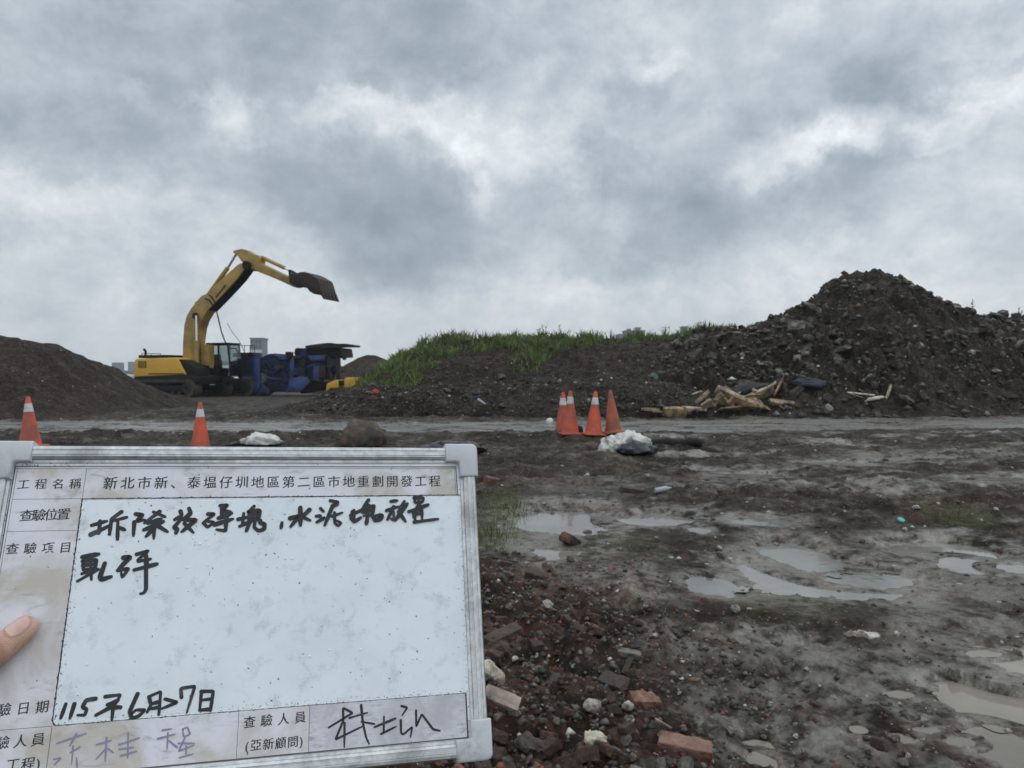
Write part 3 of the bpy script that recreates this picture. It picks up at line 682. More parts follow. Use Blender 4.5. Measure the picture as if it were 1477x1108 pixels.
for (px, py, s, lb) in [(1305, 765, .10, 'white plaster lump right under the teal cup'), (1437, 745, .11, 'white plaster lump right of the green patch'), (1322, 733, .13, 'flat white plaster lump above the teal cup'), (1038, 792, .12, 'pale plaster lump left of the large puddle'), (882, 771, .075, 'round white plaster lump right of the near puddle'), (862, 855, .06, 'round white plaster lump at the border of the rubble'), (1117, 801, .12, 'pale plaster lump at the far left shore of the large puddle'), (1120, 775, .11, 'pinkish plaster lump beyond the large puddle'), (932, 878, .05, 'white plaster lump right of the rubble top'), (846, 683, .16, 'long pale plaster lump in the mud below the cones'), (932, 688, .15, 'pale plaster lump between sack and red brick'), (811, 669, .09, 'pale plaster lump close below the cones'), (1480, 720, .1, 'white plaster lump at the far right edge'), (1225, 693, .1, 'white plaster lump beyond the green patch'), (1293, 917, .09, 'white plaster lump right of the torn wrapper'), (945, 915, .10, 'flat pale plaster lump above the slate shard'), (1163, 966, .05, 'white plaster lump left of the torn wrapper')]:
    piece('plaster_lump', rock_mesh('plaster_lump', (1, .62, .45), 18, int(px), 2, .12, .1, True), M['white'], px, py, s * .8, (.1, .2, px), lb, 'plaster lump', .2)

# ------------------------------------------------------------------ chunks on the heaps
chunks = [rock_mesh('concrete_chunk', (1, r.uniform(.6, .9), r.uniform(.35, .7)), 12, 500 + i, 1, .07, .35) for i, r in enumerate([random.Random(k + 90) for k in range(12)])]
def on_heap(name, at, n, xr, tr, size, m, label, cat, group, seed, tp=1.0, flt=None):
    r = random.Random(seed); k = 0
    while k < n:
        x = r.uniform(*xr); t = tr[0] + (tr[1] - tr[0]) * r.random() ** tp
        if flt and not flt(x, t, r): continue
        P, nn = at(x, t); s = size(r)
        q = nn.to_track_quat('Z', 'Y').to_euler(); e = (q.to_matrix() @ Euler((r.uniform(-.6, .6), r.uniform(-.6, .6), r.uniform(0, 6.28))).to_matrix()).to_euler()
        tag(link(name, chunks[k % 12], m, None, P + nn * s * .10, e, (s, s, s)), label, cat, group); k += 1
def mound_flt(x, t, r):  # few chunks on the smooth upper cone and the soft lower apron, many along both shoulders
    if abs(x - 10.9) < 2.0 and t > .45: return r.random() < .2 and t < .92
    return r.random() < (.35 + .65 * sstep(.25, .55, t))
on_heap('concrete_chunk', mound_at, 190, (4.6, 16.5), (.08, 1.04), lambda r: .13 + .55 * r.random() ** 1.7, M['concrete'], 'broken grey concrete chunk half buried in the tall rubble mound', 'concrete chunk', 'concrete chunks in the rubble mound', 3, .8, mound_flt)
on_heap('concrete_chunk', low_at, 60, (-4.5, 4.5), (.05, 1.1), lambda r: .07 + .24 * r.random() ** 2.4, M['dirtyrock'], 'muddy broken chunk in the low bank beyond the road', 'rubble chunk', 'muddy chunks in the low bank', 4)
on_heap('concrete_chunk', berm_at, 50, (-3, 7.0), (.15, .95), lambda r: .09 + .26 * r.random() ** 2.4, M['concrete'], 'grey chunk stuck in the slope of the grassy soil bank', 'rubble chunk', 'grey chunks in the grassy bank', 5)
M['slab'] = simple('pale_slab', (.21, .192, .165), 0.75, 0.4, 4, dirt=(.03, .024, .018), dirt_amt=0.58, bmp=0.6, objvar=0.4, spec=.2)
slabs = [rock_mesh('concrete_block', (1, r.uniform(.5, .8), r.uniform(.18, .32)), 16, 560 + i, 2, .10, .55) for i, r in enumerate([random.Random(k + 70) for k in range(5)])]
rr = random.Random(21)
for k in range(34):
    x, t = (rr.uniform(12.2, 16.4), rr.uniform(.45, 1.0)) if k < 22 else (rr.uniform(6.0, 10.0), rr.uniform(.4, .98)); P, n = mound_at(x, t); s = rr.uniform(.4, .95)
    tag(link('concrete_block', slabs[k % 5], M['slab'] if k % 3 else M['concrete'], None, P + n * .05, (rr.uniform(-.7, .5), rr.uniform(-.6, .6), rr.uniform(0, 6.28)), (s, s, s)), 'large broken concrete slab jutting from the shoulders of the rubble mound', 'concrete slab', 'large slabs in the rubble mound')
def rubble(at, n, xr, tr, seed, s0, s1, m, flt=None):
    """the countless middling lumps of a heap as one mass"""
    r = random.Random(seed); VV = []; FF = []; o = 0
    sets = []
    for me in chunks:
        co = np.empty(len(me.vertices) * 3, np.float32); me.vertices.foreach_get('co', co); sets.append((co.reshape(-1, 3), [tuple(p.vertices) for p in me.polygons]))
    k = 0
    while k < n:
        x, t = r.uniform(*xr), r.uniform(*tr)
        if flt and not flt(x, t, r): continue
        P, nn = at(x, t); s = s0 + (s1 - s0) * r.random() ** 2.6; co, f = sets[k % 12]
        Rm = np.array((nn.to_track_quat('Z', 'Y').to_matrix() @ Euler((r.uniform(-.7, .7), r.uniform(-.7, .7), r.uniform(0, 6.28))).to_matrix()))
        VV.append(co @ Rm.T * s + np.array(P + nn * s * .06)); FF += [tuple(i + o for i in q) for q in f]; o += len(co); k += 1
    me = mesh('rubble', np.concatenate(VV).tolist(), FF); tag(link('rubble', me, m), kind='stuff')
def rub_mat(name, stops):
    m = grit_mat(name, stops); t = m.node_tree; N = NT(t); b_ = t.nodes['Principled BSDF']; src = b_.inputs['Base Color'].links[0].from_socket
    g_ = N.n('ShaderNodeNewGeometry').outputs['Position']; n_ = N.noise(g_, 5, 7, .68)
    src = [nd for nd in t.nodes if nd.type == 'VALTORGB'][0]; src.color_ramp.interpolation = 'LINEAR'
    N.put(b_.inputs['Base Color'], N.mix(N.mapr(n_, .46, .62), src.outputs[0], (.022, .017, .013))); b_.inputs['Roughness'].default_value = .8; b_.inputs['Specular IOR Level'].default_value = .15
    bump(N, b_, N.noise(g_, 22, 6, .65), .6, .02); return m
M['rub'] = None
def heap_grit(at, n, xr, tr, seed, s0, s1, m):
    r = random.Random(seed); gravel('gravel', [tuple(at(r.uniform(*xr), r.uniform(*tr))[0]) for _ in range(n)], s0, s1, m, seed, 4)
M['rub'] = rub_mat('heap_rubble', [(0, (.028, .022, .017)), (.5, (.055, .046, .037)), (.8, (.10, .089, .075)), (.93, (.2, .185, .16)), (1.0, (.28, .265, .235))])
rubble(mound_at, 1500, (4.4, 17), (.03, 1.06), 41, .06, .34, M['rub'], mound_flt)
rubble(berm_at, 420, (-3.5, 8), (.02, .9), 42, .05, .24, M['rub']); rubble(low_at, 480, (-5, 5), (.0, 1.15), 43, .04, .20, M['rub'])
heap_grit(mound_at, 5200, (3.5, 18), (.0, 1.1), 11, .012, .16, M['gritdark'])
heap_grit(low_at, 2600, (-6, 5.5), (.0, 1.2), 12, .012, .075, M['gritdark'])
heap_grit(berm_at, 2200, (-3, 8), (.0, 1.0), 13, .015, .08, M['gritdark'])
M['heapgrit'] = grit_mat('heap_grit', [(0, (.018, .014, .011)), (.5, (.028, .022, .018)), (.86, (.048, .041, .035)), (.975, (.15, .14, .13))])
heap_grit(left_at, 3800, (-17, -9.5), (.0, 1.0), 14, .008, .04, M['heapgrit'])

# ------------------------------------------------------------------ grass on the bank
def grass_mat(name, a, b_):
    m, N, b = newmat(name); isl = N.n('ShaderNodeNewGeometry').outputs['Random Per Island']; pos = N.n('ShaderNodeNewGeometry').outputs['Position']
    c = N.mix(N.math('MULTIPLY_ADD', N.mapr(N.noise(pos, 1.2, 3), .35, .65), .6, N.math('MULTIPLY', isl, .4)), a, b_)
    N.put(b.inputs['Base Color'], N.mix(N.math('MULTIPLY', N.math('GREATER_THAN', N.math('FRACT', N.math('MULTIPLY', isl, 17.0)), .82), .8), c, (.15, .125, .06)))
    b.inputs['Roughness'].default_value = .6; b.inputs['Specular IOR Level'].default_value = .3
    return m
M['grass'] = grass_mat('green_grass', (.05, .082, .022), (.125, .18, .045))
M['moss'] = grass_mat('yellow_green_grass', (.055, .065, .02), (.11, .115, .035))
def blades(name, roots, h0, h1, w, m, seed, lean=.45):
    r = np.random.default_rng(seed); n = len(roots); P = np.asarray([tuple(p) for p in roots], float)
    a = r.random(n) * 6.283; h = (h0 + (h1 - h0) * r.random(n) ** 1.4) * np.clip(.9 + 1.1 * fbm(P[:, 0] * 1.3, P[:, 1] * 1.3, 3, 19), .35, 1.9); ln = h * lean * r.random(n); b = r.random(n) * 6.283
    dx = np.cos(a) * w / 2; dy = np.sin(a) * w / 2
    z0 = np.zeros(n); lx = np.cos(b) * ln; ly = np.sin(b) * ln
    V = np.stack([P + np.stack([-dx, -dy, z0 - .03], -1), P + np.stack([dx, dy, z0 - .03], -1),
                  P + np.stack([dx * .7 + lx * .4, dy * .7 + ly * .4, h * .6], -1), P + np.stack([-dx * .7 + lx * .4, -dy * .7 + ly * .4, h * .6], -1),
                  P + np.stack([lx, ly, h], -1)], 1).reshape(-1, 3)
    me = bpy.data.meshes.new(name); i0 = np.arange(n)[:, None] * 5
    L = np.concatenate([i0 + np.array([[0, 1, 2, 3]]), i0 + np.array([[3, 2, 4]])], 1).ravel()
    st = (np.arange(n)[:, None] * 7 + np.array([[0, 4]])).ravel(); tot = np.tile([4, 3], n)
    me.vertices.add(len(V)); me.vertices.foreach_set('co', V.astype(np.float32).ravel()); me.loops.add(len(L)); me.loops.foreach_set('vertex_index', L.astype(np.int32))
    me.polygons.add(len(st)); me.polygons.foreach_set('loop_start', st.astype(np.int32)); me.polygons.foreach_set('loop_total', tot.astype(np.int32))
    me.update(calc_edges=True); me.validate(); return tag(link(name, me, m), kind='stuff')
def grassy(r):
    """bank position where grass grows: the whole left flank, a band along the crest, a tongue by the notch"""
    while True:
        x = r.uniform(-4.6, 8.4); t = r.uniform(.1, 1.25)
        px = 738.5 + x / (18.8 + 6.2 * min(t, 1)) * 1100
        low = float(np.interp(px, [530, 560, 605, 640, 690, 735, 742, 775, 800, 830, 900, 1000, 1085, 1110], [.10, .12, .24, .62, .74, .70, .36, .30, .62, .80, .88, .88, .95, 2]))
        low += .12 * float(perlin(np.array([x * 1.7]), np.array([t * 4.0]), 7)[0])
        if t > low and r.random() < .25 + .75 * sstep(-.15, .2, float(fbm(np.array([x * 1.4]), np.array([t * 7.0]), 3, 8)[0])): return x, t
rg = random.Random(9)
roots = [berm_at(*grassy(rg))[0] for _ in range(27000)]
blades('grass', roots, .05, .25, .034, M['grass'], 1, 1.0)
def patch(px, py, rx, ry, n, seed):
    r = random.Random(seed); out = []
    while len(out) < n:
        a, b = r.gauss(0, .5), r.gauss(0, .5)
        out.append(hit(px + a * rx, py + b * ry))
    return out
blades('grass', patch(727, 732, 36, 22, 420, 1) + patch(712, 775, 40, 18, 200, 2) + patch(1388, 745, 46, 14, 160, 3), .015, .07, .008, M['moss'], 2, .8)
for i, (px, py, D, hh) in enumerate([(776, 487, 25, .32), (785, 487, 25, .42), (812, 488, 25.2, .36), (818, 488, 25, .28), (884, 489, 25, .30), (957, 487, 25.2, .38), (1010, 480, 25, .3), (660, 491, 25, .22), (1398, 457, 23.2, .42), (1470, 458, 23, .28)]):
    x = (px - 738.5) / 1100 * D; P = (berm_at if px < 1100 else mound_at)(x, 1.0)[0]; mb = MB(); r = random.Random(i)
    for k in range(r.randint(2, 4)):
        b = Vector((r.uniform(-.08, .08), r.uniform(-.08, .08), -.05)); tip = b + Vector((r.uniform(-.10, .10), r.uniform(-.1, .1), hh * r.uniform(.8, 1.25)))
        mb.tube([b, b.lerp(tip, .5) + Vector((.01, 0, 0)), tip], [.012, .009, .004], 5)
        for q in range(7):
            c = b.lerp(tip, r.uniform(.35, 1)); a = r.uniform(0, 6.28); L = r.uniform(.05, .12); e = c + Vector((math.cos(a) * L, math.sin(a) * L, L * .5)); s = Vector((-math.sin(a), math.cos(a), 0)) * .018
            mb.add([c, c.lerp(e, .5) + s, e, c.lerp(e, .5) - s], [(0, 1, 2, 3)])
    place = ['growing on the crest left of the notch', 'growing tallest over the notch', 'growing right of the notch', 'lowest of the pair right of the notch', 'growing alone above the cones', 'growing near the far roofs', 'growing left of the rubble mound', 'growing on the left end of the crest', 'growing on the right shoulder of the rubble mound', 'growing at the far right of the rubble mound'][i]
    tag(mb.build('tall_weed', M['grass'], None, P), 'thin tall weed ' + place, 'weed', 'tall weeds on the heaps')

# ------------------------------------------------------------------ traffic cones
M['orange'] = simple('orange_cone_plastic', (.62, .085, .03), .5, .12, 5, dirt=(.26, .07, .04), dirt_amt=.5)
M['oldorange'] = simple('faded_cone_plastic', (.48, .11, .05), .6, .2, 6, dirt=(.2, .075, .045), dirt_amt=.55)
M['band'] = simple('reflective_band', (.55, .55, .56), .35, .15, 8, dirt=(.25, .22, .2), dirt_amt=.35)
def cone(px, pyb, hpx, label, tilt=(0, 0), band=True, old=False):
    p = hit(px, pyb); d = math.hypot(p.x, p.y); H = hpx / 1100 * d; m = M['oldorange' if old else 'orange']
    t = empty('traffic_cone', p, random.uniform(-.2, .2)); t.rotation_euler[0], t.rotation_euler[1] = tilt
    tag(t, label, 'traffic cone', 'orange traffic cones along the road')
    rb, rt = .20 * H, .035 * H
    pr = [(rb, .04 * H), (rb * .985, .07 * H)]; k = lambda z: rb + (rt - rb) * (z / H - .04) / .96
    MB().lathe([(rb * 1.04, .03 * H), (rb, .045 * H)] + [(k(z * H), z * H) for z in (.1, .3, .5, .7, .97)] + [(rt * .8, H)], n=28).build('body', m, t, smooth=True)
    MB().box((0, 0, .02 * H), (2.35 * rb, 2.35 * rb, .035 * H)).build('base', m, t, bevel=.012 * H)
    if band: MB().lathe([(k(.70 * H) + .002, .70 * H), (k(.86 * H) + .002, .86 * H)], n=28).build('reflective_band', M['band'], t, smooth=True)
cone(812, 628, 61, 'orange traffic cone standing behind another, leftmost of the four by the white sack')
cone(822.5, 633, 63, 'orange traffic cone partly hiding the one behind it, left of the gap')
cone(856, 635, 63, 'orange traffic cone with white band just left of the faded bandless cone', (0, .05))
cone(885, 632, 61, 'faded brownish orange traffic cone without a band, leaning left', (.02, -.09), False, True)
cone(44, 648, 62, 'orange traffic cone at the left behind the board corner, before the soil heap', (0, -.05))
cone(289, 650, 64, 'orange traffic cone below the excavator, standing behind the board edge')

# ------------------------------------------------------------------ sack, tarps, boulder, pipe
def crumple(name, dims, m, p, label, cat, seed, rot=(0, 0, 0), amp=.2, freq=3.0, sub=4):
    bm = bmesh.new(); bmesh.ops.create_icosphere(bm, subdivisions=sub, radius=1)
    co = np.array([v.co for v in bm.verts])
    n = ridged(co[:, 0] * freq + co[:, 2], co[:, 1] * freq - co[:, 2] * .7 + seed, 4, seed) * .6 + fbm(co[:, 0] * 1.4 + seed, co[:, 1] * 1.4 + co[:, 2], 3, seed + 5)
    for v, k in zip(bm.verts, n):
        c = v.co * (1 + amp * float(k)); c.z = max(c.z, -.35); v.co = Vector((c.x * dims[0] / 2, c.y * dims[1] / 2, (c.z + .3) * dims[2] / 1.4))
    me = bpy.data.meshes.new(name); bm.to_mesh(me); bm.free(); me.polygons.foreach_set('use_smooth', [True] * len(me.polygons))
    return tag(link(name, me, m, None, p, rot), label, cat)
M['sack'] = simple('white_sack', (.58, .58, .54), .6, .12, 8, dirt=(.3, .28, .24), dirt_amt=.35, bmp=.3, bscale=14)
M['tan'] = simple('tan_bundle', (.13, .088, .05), .75, .3, 6, dirt=(.035, .03, .026), dirt_amt=.6, bmp=.5)
p = hit(903, 650); crumple('plastic_sack', (.58, .42, .26), M['sack'], p, 'crumpled white plastic sack lying in front of the faded cone', 'sack', 1, (0, -.12, .1), .30, 3.4, 5)
p = hit(920, 656); crumple('plastic_sheet', (.46, .35, .15), M['plasticblack'], p, 'shiny black plastic sheet under the right end of the white sack', 'plastic sheet', 2, (0, 0, .15), .25)
p = hit(523, 646); crumple('round_bundle', (.62, .46, .37), M['tan'], p + Vector((0, 0, .03)), 'round brown muddy bundle beyond the board top', 'bundle', 3, (0, 0, .3), .2, 1.7)
p = hit(655, 650); crumple('black_tarp', (.85, .5, .13), M['plasticblack'], p, 'flat black tarp right of the brown bundle', 'tarp', 4, (0, 0, -.1), .25)
p = hit(378, 644); crumple('white_rag', (.5, .3, .15), M['sack'], p, 'white rag lying in mud beyond the board, right of the second cone', 'rag', 5, (0, 0, 0), .25)
p = hit(342, 642); link('plank', brick_mesh('plank', (.42, .05, .03), 610, False, 1, .03), M['stone'], None, p + Vector((0, 0, .05)), (0, -.25, .2)); tag(bpy.data.objects['plank'], 'pale stick lying left of the white rag', 'stick')
p = hit(793, 609); crumple('foam_block', (.15, .11, .11), M['sack'], p, 'small white foam block at the road edge left of the cones', 'foam block', 6, (0, 0, 0), .1)
p = hit(834, 631); crumple('rubber_scrap', (.16, .14, .16), M['rubber'], p, 'black rubber scrap in the gap between the cone pairs', 'rubber scrap', 16)
a, b = hit(938, 643), hit(1013, 643); mb = MB(); r = random.Random(4)
mb.tube([a.lerp(b, k / 9) + Vector((0, r.uniform(-.02, .02), .045 + r.uniform(-.015, .02))) for k in range(10)], [r.uniform(.05, .075) for _ in range(10)], 10)
tag(mb.build('charred_log', M['rubber'], smooth=True), 'long blackened log lying right of the white sack', 'log')
M['bluecloth'] = simple('pale_blue_strip', (.25, .36, .45), .6, .2, 6); M['redcloth'] = simple('red_rag', (.36, .03, .035), .7, .3, 6)
P, _ = low_at((697 - 738.5) / 1100 * 18, .35); mb = MB(); mb.tube([P + Vector((-.13, 0, .12)), P + Vector((0, -.05, .04)), P + Vector((.12, -.1, -.06))], [.03, .022, .03], 6); tag(mb.build('plastic_strip', M['bluecloth']), 'pale blue plastic strip hanging in the low rubble bank', 'plastic strip')
P, _ = low_at((543 - 738.5) / 1100 * 18.6, .7); crumple('red_rag', (.17, .12, .10), M['redcloth'], P, 'red rag caught in the low bank below the yellow steel hood', 'rag', 7)
P, _ = berm_at((946 - 738.5) / 1100 * 20, .2); crumple('green_net', (.25, .2, .3), simple('grey_green_cloth', (.10, .13, .12), .8, .2, 5), P, 'grey green cloth scrap on the slope left of the splintered planks', 'cloth scrap', 8)

# ------------------------------------------------------------------ splintered planks and scrap at the foot of the mound
M['palewood'] = simple('pale_split_wood', (.42, .33, .22), .75, .35, 7, dirt=(.10, .08, .06), dirt_amt=.45, bmp=.4)
planks = [brick_mesh('broken_plank', (1, .15 + .05 * (i % 2), .045 + .03 * (i % 3)), 620 + i, True, 1, .10) for i in range(6)]
for q in planks: q.polygons.foreach_set('use_smooth', [False] * len(q.polygons))
bpy.context.view_layer.update()
DG = bpy.context.evaluated_depsgraph_get()
def ground_or_mound(px, py, pull=.10, up=.04):
    """first surface (yard or heap) a look in that direction meets"""
    v = px_dir(px, py); ok, P, n, *_ = S.ray_cast(DG, Vector((0, 0, EYE)) + v * 9, v)
    return P - v * pull + Vector((0, 0, up))
PL = [(1012, 577, .55, -.9, .2, 0), (1020, 588, .5, .4, 1.2, 1), (1033, 580, .5, -1.1, .3, 0), (1046, 585, .45, 1.0, .2, 0), (1062, 578, .85, .55, -.2, 1), (1078, 587, .7, .45, .1, 0), (1095, 572, .9, -.45, .15, 1),
      (1108, 565, .65, -.7, .3, 1), (1092, 588, .6, .25, -.2, 0), (1124, 559, .5, -1.25, .4, 0), (1003, 592, .5, .1, .1, 1), (975, 597, .5, .05, 0, 0), (955, 597, .35, .05, .1, 0), (990, 597, .3, .05, 0, 1), (940, 594, .4, .05, 0, 0), (1055, 592, .5, -.1, .1, 0), (1005, 571, .35, -.3, .5, 1)]
PLL = ['upright splintered plank at the left of the wood pile', 'short pale splinter low left in the wood pile', 'tan plank leaning steeply left in the wood pile', 'stubby tan plank leaning right in the wood pile middle', 'long pale plank sloping down right in the wood pile', 'tan plank low in the middle of the wood pile', 'long pale plank rising right in the wood pile', 'pale plank rising to the top right of the wood pile', 'short tan plank low at the right of the wood pile', 'upright tan stump at the top right of the wood pile', 'pale splinter lying flat at the left foot of the wood pile', 'thin tan splinter flat on the ground left of the wood pile', 'small brown splinter second from the left by the road', 'small pale splinter flat beside the wood pile foot', 'grey brown splinter farthest left of the wood scraps', 'tan splinter lying across the foot of the wood pile', 'short pale splinter at the upper left of the wood pile']
for i, ((px, py, L, ry, rz, pale), lb) in enumerate(zip(PL, PLL)):
    P = ground_or_mound(px, py); tag(link('broken_plank', planks[i % 6].copy(), M['palewood' if pale else 'wood'], None, P, (random.uniform(-1.1, .5), ry * .8, rz), (L * 1.2, L * random.uniform(1.5, 2.6), L * random.uniform(1.2, 1.8))), lb, 'plank', 'splintered planks by the mound')
rw = random.Random(31)
for i in range(26):
    px = rw.gauss(1066, 34); py = 590 - 36 * rw.random() * max(0.1, 1 - abs(px - 1085) / 95); L = rw.uniform(.18, .6)
    tag(link('splinter', planks[i % 6].copy(), M[rw.choice(['palewood', 'wood', 'wood'])], None, ground_or_mound(px, py, rw.uniform(.02, .16), .03), (rw.uniform(-.9, .9), rw.gauss(0, .35), rw.uniform(-1, 1)), (L, L * 1.5, L)), 'small split wooden piece lying among the larger planks of the wood pile', 'splinter', 'small split pieces in the wood pile')
crumple('dark_net', (1.1, .5, .22), simple('dark_net_cloth', (.017, .017, .022), .8, .3, 5), ground_or_mound(1078, 563, -.1, -.08), 'dark net cloth lying behind the splintered planks', 'net', 9, (0, -.2, 0), .25)
crumple('dark_net', (.9, .5, .18), simple('blue_black_cloth', (.014, .016, .026), .8, .3, 5), ground_or_mound(1172, 556, -.1, -.04), 'blue black cloth half buried right of the wood pile', 'cloth', 10, (0, .1, 0), .25)
sc = [(1245, 571, .75, .1, .1, 'pale bent board at the left of the pale scrap below the peak'), (1262, 577, .7, -.15, .3, 'pale board lying in front of the pale scrap below the peak'), (1282, 567, .4, -1.2, .2, 'upright pale splinter in the scrap below the peak'), (1235, 573, .4, .3, .1, 'small pale splinter farthest left below the peak')]
for i, (px, py, L, ry, rz, lb) in enumerate(sc):
    tag(link('scrap_board', planks[i % 6].copy(), M['cream'], None, ground_or_mound(px, py), (.2, ry, rz), (L, L, L * .6)), lb, 'scrap board', 'pale scrap below the peak')
tag(link('concrete_lump', rock_mesh('concrete_lump', (.5, .35, .3), 14, 77, 2, .12, .3), M['slab'], None, ground_or_mound(1305, 579), (.2, .3, .4)), 'pale concrete lump right of the pale scrap boards', 'concrete lump')

# ------------------------------------------------------------------ excavator
def plane_tool(root, ox, oy, k):
    """maps points of an enlarged picture crop onto the upright plane y=yl of a machine standing at root, in its own metres"""
    yaw = root.rotation_euler[2]; o = Vector(root.location); ax = Vector((math.cos(yaw), math.sin(yaw), 0)); ay = Vector((-math.sin(yaw), math.cos(yaw), 0))
    def E(zx, zy, yl=0.0):
        v = px_dir(ox + zx / k, oy + zy / k); q = o + ay * yl; t = (q - Vector((0, 0, EYE))).dot(ay) / v.dot(ay)
        P = Vector((0, 0, EYE)) + v * t - o; return P.dot(ax), P.z
    return E
XD = 42.0
ex = empty('excavator', ((258 - 738.5) / 1100 * XD, XD, .47), R(-18))
tag(ex, 'large yellow tracked excavator with raised boom and bucket beside the blue crusher', 'excavator')
E = plane_tool(ex, 160, 340, 3.6925)
def EP(pts, yl): return [E(a, b, yl) for a, b in pts]
def track(parent, y0, y1, L, H, E_=None, xc=0.0):
    r = H / 2; out = []
    for k in range(13): a = math.pi / 2 + math.pi * k / 12; out.append((xc - L / 2 + r + r * math.cos(a), r + r * math.sin(a)))
    for k in range(13): a = -math.pi / 2 + math.pi * k / 12; out.append((xc + L / 2 - r + r * math.cos(a), r + r * math.sin(a)))
    inn = [(xc + (x - xc) * (1 - .16 / L * 2), r + (z - r) * .72) for x, z in out]
    mb = MB(); n = len(out)
    V = [(x, y, z) for y in (y0, y1) for (x, z) in out] + [(x, y, z) for y in (y0, y1) for (x, z) in inn]
    Fc = []
    for i in range(n):
        j = (i + 1) % n; Fc += [(i, i + n, j + n, j), (2 * n + i, 2 * n + j, 3 * n + j, 3 * n + i), (i, j, 2 * n + j, 2 * n + i), (n + i, 3 * n + i, 3 * n + j, n + j)]
    mb.add(V, Fc)
    per = [(out[i], out[(i + 1) % n]) for i in range(n)]
    for (a, b) in per:   # grouser pads
        l = math.hypot(b[0] - a[0], b[1] - a[1]); m_ = max(1, int(l / .19))
        for k in range(m_):
            c = ((a[0] + (b[0] - a[0]) * (k + .5) / m_), (a[1] + (b[1] - a[1]) * (k + .5) / m_)); an = math.atan2(b[1] - a[1], b[0] - a[0])
            mb.box((c[0], (y0 + y1) / 2, c[1]), (.15, y1 - y0 + .03, .05), Matrix.Rotation(-an, 3, 'Y'))
    t = mb.build('track', M['track'], parent)
    ym = y0 if y0 < 0 else y1; s = -1 if y0 < 0 else 1
    MB().box((xc, (y0 + y1) / 2, r), (L - 1.0, (y1 - y0) * .8, H * .34)).build('track_frame', M['black'], t, bevel=.03)
    for nm, x in (('sprocket', xc - L / 2 + r), ('idler', xc + L / 2 - r)):
        MB().lathe([(.1, -.02), (.12, .03), (r * .62, .03), (r * .74, 0), (r * .74, -(y1 - y0) * .8)], n=20).build(nm, M['steel'], t, (x, y0 + .06 if s < 0 else y1 - .06, r), (R(90) if s < 0 else R(-90), 0, 0))
    mb = MB()
    for k in range(7): x = xc - L / 2 + 1.0 + (L - 2.0) * k / 6; mb.cyl((x, y0 + .05, .2), (x, y1 - .05, .2), .11, 12)
    mb.build('rollers', M['steel'], t)
    return t
track(ex, -1.55, -.95, 4.65, .92); track(ex, .95, 1.55, 4.65, .92)
mb = MB(); mb.box((0, 0, .62), (1.8, 1.95, .38)); mb.box((1.0, 0, .55), (.5, 1.95, .26)); mb.box((-1.0, 0, .55), (.5, 1.95, .26)); mb.build('undercarriage', M['black'], ex, bevel=.03)
MB().lathe([(.75, .8), (.8, .86), (.8, 1.02), (.72, 1.06)], n=28).build('slew_ring', M['steel'], ex)
y0, y1 = -1.38, 1.38
MB().prism(EP([(120, 752), (126, 800), (150, 806), (300, 796), (470, 786), (474, 752), (400, 738)], y0), y0 + .02, y1 - .02).build('deck', M['black'], ex, bevel=.03)
MB().prism(EP([(470, 752), (470, 790), (636, 786), (636, 760)], .4), .38, y1 - .02).build('cab_deck', M['black'], ex, bevel=.03)
body = EP([(120, 752), (121, 700), (124, 668), (133, 655), (340, 649), (352, 655), (398, 741)], y0)
MB().prism(body, y0, y1).build('engine_hood', M['yellow'], ex, bevel=.07, seg=3)
mb = MB(); g = EP([(146, 668), (188, 668), (188, 704), (146, 704)], y0); (xa, za), (xb, zb) = g[0], g[2]
mb.box(((xa + xb) / 2, y0 - .004, (za + zb) / 2), (xb - xa, .03, za - zb)); gr = mb.build('vent_grille', M['black'], ex)
mb = MB()
for k in range(6): z = zb + (za - zb) * (k + .5) / 6; mb.box(((xa + xb) / 2, y0 - .026, z), (xb - xa - .06, .014, .035))
mb.build('louvre', M['yellowboom'], gr)
a, b = E(200, 741, y0), E(390, 741, y0); MB().box(((a[0] + b[0]) / 2, y0 - .006, a[1] + .05), (b[0] - a[0], .02, .05)).build('trim_strip', M['black'], ex)
a, b = E(190, 640, -.5), E(345, 646, -.5); MB().box(((a[0] + b[0]) / 2, 0, a[1] - .06), (b[0] - a[0], 2.2, .16)).build('hood_cover', M['black'], ex, bevel=.04)
mb = MB(); q = E(185, 640, .3); mb.tube([(q[0], .3, q[1] - .1), (q[0], .3, q[1] + .25), (q[0] - .12, .3, q[1] + .38)], .07, 10); mb.build('exhaust_pipe', M['black'], ex, smooth=True)
mb = MB(); q = [E(x, 650, -1.2) for x in (165, 215, 265)]
for (x, z) in q: mb.cyl((x, -1.2, z), (x, -1.2, z + .22), .018, 6)
mb.cyl((q[0][0], -1.2, q[0][1] + .22), (q[-1][0], -1.2, q[-1][1] + .22), .018, 6); mb.build('handrail', M['black'], ex)
MB().prism(EP([(345, 655), (400, 664), (436, 692), (462, 705), (464, 752), (402, 748), (398, 738)], -1.2), -1.28, -.45).build('side_box', M['black'], ex, bevel=.04)
MB().prism(EP([(400, 700), (500, 690), (520, 755), (400, 755)], 0), -.42, .3).build('boom_bracket', M['black'], ex)
